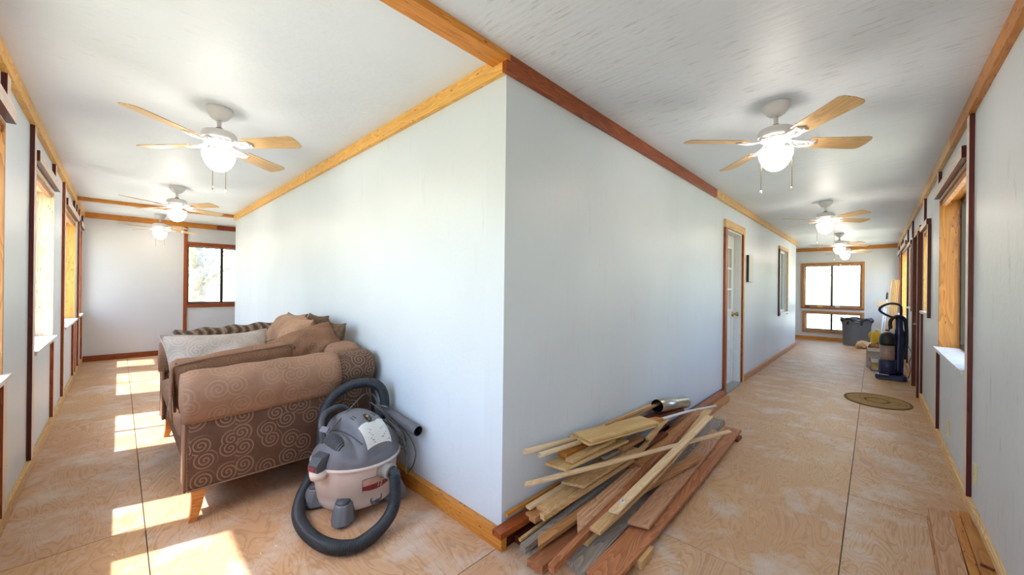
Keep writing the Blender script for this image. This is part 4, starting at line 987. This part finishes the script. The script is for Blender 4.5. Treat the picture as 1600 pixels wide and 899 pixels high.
lum('dark brown slat beside the weathered slat', (.85, -.190, .222), (1.55, -.195, .205), .05, .018, 'dark_lum')
# upper layer
lum('plywood offcut with bark edge below the two tan blocks', (.325, -.085, .318), (.98, -.130, .308), .125, .016, 'mdf', ends=(-.03, .02))
lum('upper tan moulding block near the cardboard tubes', (.42, -.062, .352), (.86, -.072, .352), .055, .026, 'pine_orange', ends=(-.01, 0))
lum('lower tan moulding block in front of the other one', (.40, -.125, .345), (.86, -.135, .340), .045, .022, 'tan_lum', ends=(-.01, 0))
lum('light stick with sawn end in the middle of the pile', (.95, -.245, .235), (1.47, -.160, .222), .030, .024, 'tan_lum')
lum('rounded brown scrap below the fibreboard panel corner', (.88, -.175, .285), (1.15, -.185, .285), .05, .026, 'brown_lum')
lum('yellow fibreboard panel on top of the pile', (.575, -.095, .412), (1.235, -.210, .385), .150, .014, 'mdf')
lum('second fibreboard panel just under the top panel', (.555, -.085, .396), (1.20, -.200, .369), .160, .013, 'mdf')
lum('narrow brown strip lying on the fibreboard panel by the wall', (.86, -.082, .405), (1.85, -.075, .352), .022, .012, 'brown_lum')
lum('tan board standing behind the panel along the wall', (.93, -.040, .372), (1.95, -.040, .345), .05, .018, 'pine_light')
lum('small orange wood scrap in front of the steel pipe', (1.33, -.185, .352), (1.46, -.19, .335), .055, .02, 'pine_orange')
lum('dark brown filler boards under the steel pipe', (1.25, -.09, .325), (2.1, -.10, .245), .09, .02, 'dark_lum')
lum('light brown strip crossing below the steel pipe', (1.20, -.215, .262), (1.78, -.135, .262), .034, .016, 'tan_lum')
# crossing strips on top
lum('long pale strip crossing the whole pile at a low angle', (.06, -.10, .322), (1.94, -.54, .205), .036, .010, 'pale_lum', ends=(.03, .02))
s5 = lum('light strip with a round white sticker lying across the pale strip', (.392, -.398, .172), (1.82, -.43, .322), .047, .012, 'pale_lum', ends=(-.012, 0))
Ms = MW[s5.name] @ Matrix.Translation((-.73+.115, .004, .0062)); MB().lathe([(.016, 0), (.016, .0006), (0, .0006)], 20, Ms).build('price_sticker', 'paper', s5)
Ms2 = MW[s5.name] @ Matrix.Translation((-.73+.115, .004, .0070)); MB().box((-.008, -.003, 0), (.006, .003, .0003), M=Ms2).build('price_print', 'ink', s5)
# hollow tubes, steel pipe, plastic pipe
def hollow(name, label, cat, a, b_, r, wall, m, group=None, lining=False):
    a, b_ = Vector(a), Vector(b_); L = (b_-a).length; q = (b_-a).to_track_quat('Z', 'Y').to_matrix().to_4x4(); q.translation = a
    pr = [(r-wall, L*.999), (r-wall, .0), (r, 0), (r, L), (r-wall, L)]
    o = MB().lathe(pr, 28, q, cap=False).build(name, m)
    if lining: MB().lathe([(r-wall-.0006, L*.98), (r-wall-.0006, .002)], 28, q, cap=False).lathe([(0, L*.7), (r-wall-.0006, L*.7)], 28, q, cap=False).build('lining', 'pipe_shade', o)  # black sleeve and disc put the pipe's inner shade into colour
    return tag(o, label, cat, group)
MT['pipe_shade'] = plain('black pipe shade', srgb('0c0c0e'), .9)
MT['cardboard'] = plain('cardboard tube', srgb('d9bd94'), .7, noise=.05)
hollow('cardboard_tube', 'longer pale cardboard tube jutting from the pile beside the wall', 'tube', (.105, -.058, .452), (.60, -.050, .385), .014, .003, 'cardboard', 'cardboard tubes on the pile')
hollow('cardboard_tube', 'shorter grey cardboard tube below the longer one', 'tube', (.185, -.088, .420), (.55, -.092, .384), .013, .003, 'cardboard', 'cardboard tubes on the pile')
hollow('steel_pipe', 'short galvanised stovepipe with dark open end on top of the lumber pile', 'pipe', (1.66, -.085, .352), (2.24, -.100, .265), .052, .002, 'chrome', lining=True)
tag(MB().tube([(1.56, -.150, .285), (2.1, -.165, .225), (2.86, -.185, .115)], .011, 12).build('plastic_pipe', 'white_trim'), 'thin white plastic pipe slanting behind the far lumber', 'pipe')
# boards on the floor by the right wall
rb = 'floor boards by the right wall'
def rbrd(label, a, b_, w_, t, m): return board('board', Vector(a)-Vector((0, 0, t/2)), Vector(b_)-Vector((0, 0, t/2)), w_, t, m, None, label=label, cat='board', group=rb)
rbrd('underlying yellowish board at the right wall, sticking out on the left', (.5, -1.575, .020), (1.86, -1.600, .020), .085, .019, 'brown_lum')
rbrd('pinkish tan board on top of the stack at the right wall', (.5, -1.580, .040), (1.945, -1.612, .040), .088, .018, 'pinkish_lum')
rbrd('narrow golden board between the pinkish and orange boards at the right wall', (.5, -1.655, .036), (1.99, -1.672, .036), .034, .034, 'pine_orange')
rbrd('lower golden board against the right baseboard', (.5, -1.702, .026), (2.05, -1.712, .026), .036, .024, 'pine_orange')
rbrd('orange board lying tight along the right baseboard', (.5, -1.700, .046), (1.83, -1.714, .046), .052, .018, 'jamb_amber')
rbrd('thin dark stick lying across the orange board', (1.40, -1.692, .056), (1.38, -1.728, .056), .012, .01, 'dark_lum')
# ------------------------------------------------------------------ things at the far end of the right corridor
mt = empty('door_mat', (4.87, -1.36, 0), label='oval braided tan mat with dark rim on the floor before the right door', cat='mat')
def ell(r0, r1, z0, z1, n=56):
    MT_ = Matrix.Translation((4.87, -1.365, 0)) @ Matrix.Rotation(R(8), 4, 'Z') @ Matrix.Diagonal((1.27, 1, 1, 1)); mb = MB()
    pr = [(r0, z0), (r0, z1-.001), ((r0+r1)/2, z1), (r1, z1-.002), (r1, z0)]; return mb.lathe(pr, n, MT_, cap=False)
MT['jute'] = plain('braided jute', srgb('a58450'), .9, noise=.22, bump=.5, nscale=60); MT['jute_dark'] = plain('dark braided jute', srgb('6d5433'), .9, noise=.2, bump=.5, nscale=60)
nb = 13
for i in range(nb):
    r0 = .292*i/nb; r1 = .292*(i+1)/nb
    ell(max(r0, .002), r1, .0005, .009).build('braid_ring', 'jute_dark' if i in (nb-1, 4) else 'jute', mt)
gc = empty('trash_can', (10.9, -1.03, 0), label='big round grey trash can with black liner below the end window', cat='trash can')
TC = Matrix.Translation((10.9, -1.03, 0))
MT['can'] = plain('grey can plastic', srgb('70777f'), .5, noise=.06)
MB().lathe([(0, 0), (.232, 0), (.236, .02), (.262, .50), (.268, .505), (.271, .60), (.285, .605), (.287, .635), (.272, .637), (.255, .52), (.23, .05), (0, .04)], 40, TC).build('bin', 'can', gc)
for s in (1, -1): MB().tube([(10.9+s*.268, -1.03-.06, .55), (10.9+s*.31, -1.03-.05, .57), (10.9+s*.31, -1.03+.05, .57), (10.9+s*.268, -1.03+.06, .55)], .013, 8).build('grip', 'can', gc)
lv = MB(); n = 48; vs = []; rng = random.Random(8)
for (r_, z_, dz) in ((.255, .50, 0), (.268, .64, .012), (.290, .655, .016), (.300, .62, .03), (.297, .585, .035)):
    for i in range(n):
        a = 2*PI*i/n; q = .012*math.sin(a*7+z_*30)+.008*math.sin(a*13); vs.append((10.9+(r_+q)*math.cos(a), -1.03+(r_+q)*math.sin(a), z_+dz*math.sin(a*5+1)))
lv.add(vs, [(j*n+i, j*n+(i+1) % n, (j+1)*n+(i+1) % n, (j+1)*n+i) for j in range(4) for i in range(n)], sm=True).build('liner', 'black', gc)
# upright vacuum
MT['navy'] = plain('navy plastic', srgb('1d2350'), .3, noise=.1); MT['clear'] = plain('smoky clear bin', srgb('9a7f73'), .2, noise=.1)
ux, uy = 6.62, -1.53
uv_ = empty('upright_vacuum', (ux, uy, 0), label='navy upright vacuum with looped handle standing by the right wall', cat='vacuum')
pl = [(-.20, .17), (-.16, .20), (.10, .19), (.15, .10), (.15, -.10), (.10, -.17), (-.16, -.17), (-.20, -.13)]
MB().extrude(pl, .012, .075, lambda u, v, d: (ux+u*(1-.25*max(0, d-.05)/.03), uy+v*.9, d)).build('floor_head', 'navy', uv_, bev=.012)
MB().box((ux-.20, uy+.03, .07), (ux-.08, uy+.15, .083)).build('head_window', 'chrome', uv_, bev=.006)
MB().lathe([(0, .07), (.085, .07), (.10, .10), (.10, .275), (.09, .285), (0, .285)], 28, Matrix.Translation((ux-.02, uy+.045, 0))).build('motor_base', 'navy', uv_)
MB().lathe([(0, .285), (.078, .285), (.082, .30), (.082, .50), (0, .50)], 28, Matrix.Translation((ux-.03, uy+.05, 0))).build('dust_bin', 'clear', uv_)
MB().lathe([(0, .50), (.088, .50), (.092, .53), (.09, .60), (.07, .66), (.03, .69), (0, .69)], 28, Matrix.Translation((ux-.03, uy+.05, 0))).build('bin_lid', 'black', uv_)
MB().tube(spline([(ux+.03, uy-.06, .08), (ux+.05, uy-.07, .40), (ux+.05, uy-.075, .75), (ux+.04, uy-.07, .92)], 16), [.062]*8+[.055]*4+[.04]*4, 14).build('spine', 'navy', uv_)
MB().tube(spline([(ux+.04, uy-.09, .90), (ux+.0, uy-.09, 1.04), (ux-.03, uy-.07, 1.10), (ux-.03, uy+.03, 1.115), (ux-.02, uy+.12, 1.06), (ux-.01, uy+.13, 1.0), (ux+.02, uy+.04, .93), (ux+.04, uy-.05, .90)], 44), .016, 10).build('handle', 'navy', uv_)
MB().tube(spline([(ux+.06, uy-.13, .30), (ux+.06, uy-.15, .60), (ux+.04, uy-.13, .88), (ux+.0, uy-.05, .93), (ux-.0, uy+.02, .85), (ux+.01, uy+.01, .66)], 50), .022, 10).build('hose', 'black', uv_)
MB().lathe([(0, 0), (.03, 0), (.03, .012), (0, .012)], 18, Matrix.Translation((ux-.01, uy-.0, .70)) @ Matrix.Rotation(R(-90), 4, 'Y') @ Matrix.Diagonal((1.5, 1, 1, 1))).build('badge', 'paper', uv_)
MB().tube(spline([(ux+.08, uy-.14, .55), (ux+.02, uy-.20, .40), (ux+.04, uy-.18, .25), (ux-.02, uy-.19, .15), (ux+.05, uy-.17, .03)], 40), .005, 6).build('power_cord', 'cord', uv_)
# cartons with things inside
MT['carton'] = plain('white printed carton', srgb('c9bdb4'), .7, noise=.12, nscale=9); MT['carton_pink'] = plain('pink print', srgb('b98d86'), .7, noise=.1); MT['kraft'] = plain('brown kraft paper', srgb('9a6c42'), .85, noise=.2, bump=.4, nscale=14)
MT['plastic_yellow'] = plain('yellow plastic', srgb('e3b622'), .35); MT['plastic_white'] = plain('white plastic', srgb('e4e2e0'), .35); MT['plastic_red'] = plain('red plastic', srgb('b5322c'), .4)
def carton(name, x0, x1, y0, y1, h, label, band):
    e = empty(name, ((x0+x1)/2, (y0+y1)/2, 0), label=label, cat='box', group='cartons by the vacuum'); t = .006
    MB().box((x0, y0, 0), (x1, y1, t)).box((x0, y0, 0), (x0+t, y1, h)).box((x1-t, y0, 0), (x1, y1, h)).box((x0, y0, 0), (x1, y0+t, h)).box((x0, y1-t, 0), (x1, y1, h)).build('carton', 'carton', e)
    MB().box((x0-.001, y0+.02, h*.30), (x0, y1-.02, h*.52)).build('print_band', band, e)
    for (p, q, ang) in (((x0, y0, h), (x0, y1, h), -1), ):
        MB().add([(x0, y0, h), (x0, y1, h), (x0-.05, y1-.01, h-.05), (x0-.05, y0+.01, h-.05)], [(0, 1, 2, 3)]).build('flap', 'carton', e)
    return e
carton('cardboard_box', 7.56, 7.86, -1.56, -1.25, .33, 'larger open printed carton standing behind the upright vacuum', 'carton_pink')
carton('cardboard_box', 7.24, 7.48, -1.56, -1.30, .19, 'smaller white carton with yellow stripe in front of the larger one', 'plastic_yellow')
def blob(name, label, cat, loc, r, m, seed, sc=(1, 1, .7), group=None):
    rng = random.Random(seed); mb = MB(); n, k = 22, 14; vs = []; ph = [rng.uniform(0, 6) for _ in range(6)]
    for i in range(k+1):
        t = PI*i/k
        for j in range(n):
            a = 2*PI*j/n; q = r*(1+.16*math.sin(a*3+ph[0]+2*t)+.12*math.sin(a*5+ph[1])*math.sin(t*4+ph[2])+.07*math.sin(a*9+t*7+ph[3]))
            vs.append((loc[0]+q*sc[0]*math.sin(t)*math.cos(a), loc[1]+q*sc[1]*math.sin(t)*math.sin(a), loc[2]+q*sc[2]*math.cos(t)))
    mb.add(vs, [(i*n+j, i*n+(j+1) % n, (i+1)*n+(j+1) % n, (i+1)*n+j) for i in range(k) for j in range(n)])
    return tag(mb.build(name, m), label, cat, group)
blob('paper_bag', 'crumpled brown paper bag stuffed in the larger carton', 'paper bag', (7.70, -1.40, .335), .115, 'kraft', 3, (1, 1.1, .62))
MT['kraft_pale'] = plain('pale packing paper', srgb('d3b48a'), .85, noise=.1, bump=.3, nscale=14)
blob('packing_paper', 'crumpled pale packing paper on the floor by the trash can', 'paper', (10.35, -1.16, .085), .13, 'kraft_pale', 5, (1, 1, .62))
def jug(name, label, x, y, z, m, cap, rx=0):
    Mj = Matrix.Translation((x, y, z)) @ Matrix.Rotation(rx, 4, 'X'); e = empty(name, M=Mj, label=label, cat='jug', group='plastic jugs')
    MB().lathe([(0, 0), (.072, 0), (.078, .012), (.078, .15), (.06, .19), (.025, .215), (.025, .235), (0, .235)], 24).build('bottle', m, e, M=Mj)
    MB().lathe([(.029, .232), (.029, .262), (0, .262)], 18).build('cap', cap, e, M=Mj)
    MB().tube(spline([(0, .05, .19), (0, .088, .18), (0, .094, .12), (0, .074, .08)], 14), .011, 8).build('handle', m, e, M=Mj)
stp = 8.05
box('storage_tote', (stp, -1.60, 0), (stp+.35, -1.28, .36), 'plastic_white', label='low white tote standing behind the cartons', cat='box', bev=.02)
jug('plastic_jug', 'yellow plastic jug with white cap behind the cartons', stp+.12, -1.37, .36, 'plastic_yellow', 'plastic_white')
jug('plastic_jug', 'white plastic jug with red cap next to the yellow jug', stp+.12, -1.51, .36, 'plastic_white', 'plastic_red')
# leaning strips: each a board
ls = [(.0, 'pale_lum', 'palest'), (.030, 'pine_yellow', 'second'), (.056, 'pine_light', 'third'), (.082, 'pine_yellow', 'fourth'), (.108, 'tan_lum', 'last, nearest the wall')]
for i, (dy, m_, w_) in enumerate(ls):
    board('trim_board', (8.86, -1.475-dy, .003), (9.02, -1.575-dy*.9, 1.515), .085, .019, m_, None, (0, 1, 0), label=f'tall thin board leaning by the right wall, {w_} of five', cat='board', group='leaning trim boards')
# broom, squeegee poles
br = empty('push_broom', (9.25, -1.44, 0), label='pale wide broom leaning head up beside the tall boards', cat='broom')
MB().tube([(9.02, -1.40, .0), (9.42, -1.485, 1.0)], .012, 10).build('pole', 'white_alu', br)
MB().box((-.02, -.105, -.045), (.02, .105, .06), M=Matrix.Translation((9.43, -1.487, 1.03)) @ Matrix.Rotation(R(18), 4, 'Y')).build('broom_head', 'pale_lum', br, bev=.006)
ml = empty('paint_pole', (9.3, -1.47, 0), label='thin white pole with black grip and wooden tip behind the broom', cat='pole')
MB().tube([(9.10, -1.45, .0), (9.50, -1.52, 1.14)], .010, 10).build('pole', 'white_alu', ml)
MB().tube([(9.50, -1.52, 1.14), (9.545, -1.527, 1.27)], .016, 10).build('grip', 'black', ml)
MB().tube([(9.545, -1.527, 1.27), (9.555, -1.529, 1.30)], .013, 10).build('tip', 'tan_lum', ml)
# things on the end window ledge
zl = .87+.0
lg = board('ledge', (XE-.022, -1.16, .858), (XE-.022, .10, .858), .06, .018, 'redwood', bpy.data.objects['window_13'], (0, 0, 1))
for nm, lb_, ct, y0, y1, h_, m_ in (('sanding_block', 'small grey sanding block on the end window ledge', 'block', -.70, -.60, .05, 'carton'), ('tape_measure', 'yellow tape measure on the end window ledge', 'tape measure', -.345, -.255, .035, 'plastic_yellow'),
                               ('marker', 'thin dark marker at the left end of the window ledge', 'marker', -.09, .01, .015, 'black'), ('pencil', 'thin red carpenter pencil on the window ledge', 'pencil', -.53, -.37, .012, 'plastic_red')):
    box(nm, (XE-.045, y0, .867), (XE-.012, y1, .867+h_), m_, label=lb_, cat=ct, bev=.004)
# ------------------------------------------------------------------ outdoors, as seen through the windows
MT['ground'] = plain('dry sunny grass', srgb('c9c2a0'), .9, noise=.25, nscale=2)
MT['leaf'] = plain('sunlit pale foliage', srgb('93ad98'), .7, noise=.2, nscale=1.5); MT['bark'] = plain('grey bark', srgb('a59c92'), .9, noise=.25, nscale=8)
g = MB().box((-45, -45, -.75), (60, 60, -.6)).build('ground', 'ground'); tag(g, 'pale dry grass around the house', 'ground', **S)
def tree(x, y, h_, r, seed, label):
    rng = random.Random(seed); e = empty('tree', (x, y, -.6), label=label, cat='tree', group='trees outside the windows')
    top = -.6+h_; mb = MB(); mb.tube([(x, y, -.6), (x+.1, y, h_*.25), (x-.1, y+.1, h_*.5), (x, y, top-.5)], [.24, .18, .13, .05], 10)
    for k in range(7):
        a = rng.uniform(0, 2*PI); z = h_*rng.uniform(.15, .6); L = r*rng.uniform(.5, .9); mb.tube([(x, y, z), (x+L*.5*math.cos(a), y+L*.5*math.sin(a), z+.5), (x+L*math.cos(a), y+L*math.sin(a), z+.8)], [.07, .05, .02], 6)
    mb.build('trunk', 'bark', e)
    lf = MB(); vs = []; fs = []
    cl = [(rng.gauss(0, .45)*r, rng.gauss(0, .45)*r, -.6+h_*rng.uniform(.3, .95)) for _ in range(26)]
    for cx, cy, cz in cl:
        for _ in range(110):
            p = Vector((x+cx+rng.gauss(0, .22)*r, y+cy+rng.gauss(0, .22)*r, cz+rng.gauss(0, .3))); s = rng.uniform(.05, .12)
            a = Vector((rng.gauss(0, 1), rng.gauss(0, 1), rng.gauss(0, 1))).normalized(); b_ = a.orthogonal().normalized(); c_ = a.cross(b_); o = len(vs)
            vs += [tuple(p+b_*s), tuple(p+c_*s*.5), tuple(p-b_*s), tuple(p-c_*s*.5)]; fs.append((o, o+1, o+2, o+3))
    lo_ = lf.add(vs, fs).build('foliage', 'leaf', e); lo_['kind'] = 'stuff'
for (x, y, h_, r, sd_, lb_) in ((.25, 13.5, 7, 2.4, 1, 'leafy tree with grey trunk right outside the left end window'), (4.6, 19, 8, 2.6, 2, 'pale tree farther back beyond the left end window'), (-4.8, 19, 7, 2.2, 3, 'loose tree left of the end window view'),
                            (18.5, 1.6, 7, 2.6, 4, 'pale leafy tree outside the left pane of the right end window'), (25, -3.2, 8, 2.6, 5, 'bright tree beyond the right pane of the right end window'), (29, 7, 8, 2.6, 6, 'distant tree beyond the right end window')):
    tree(x, y, h_, r, sd_, lb_)
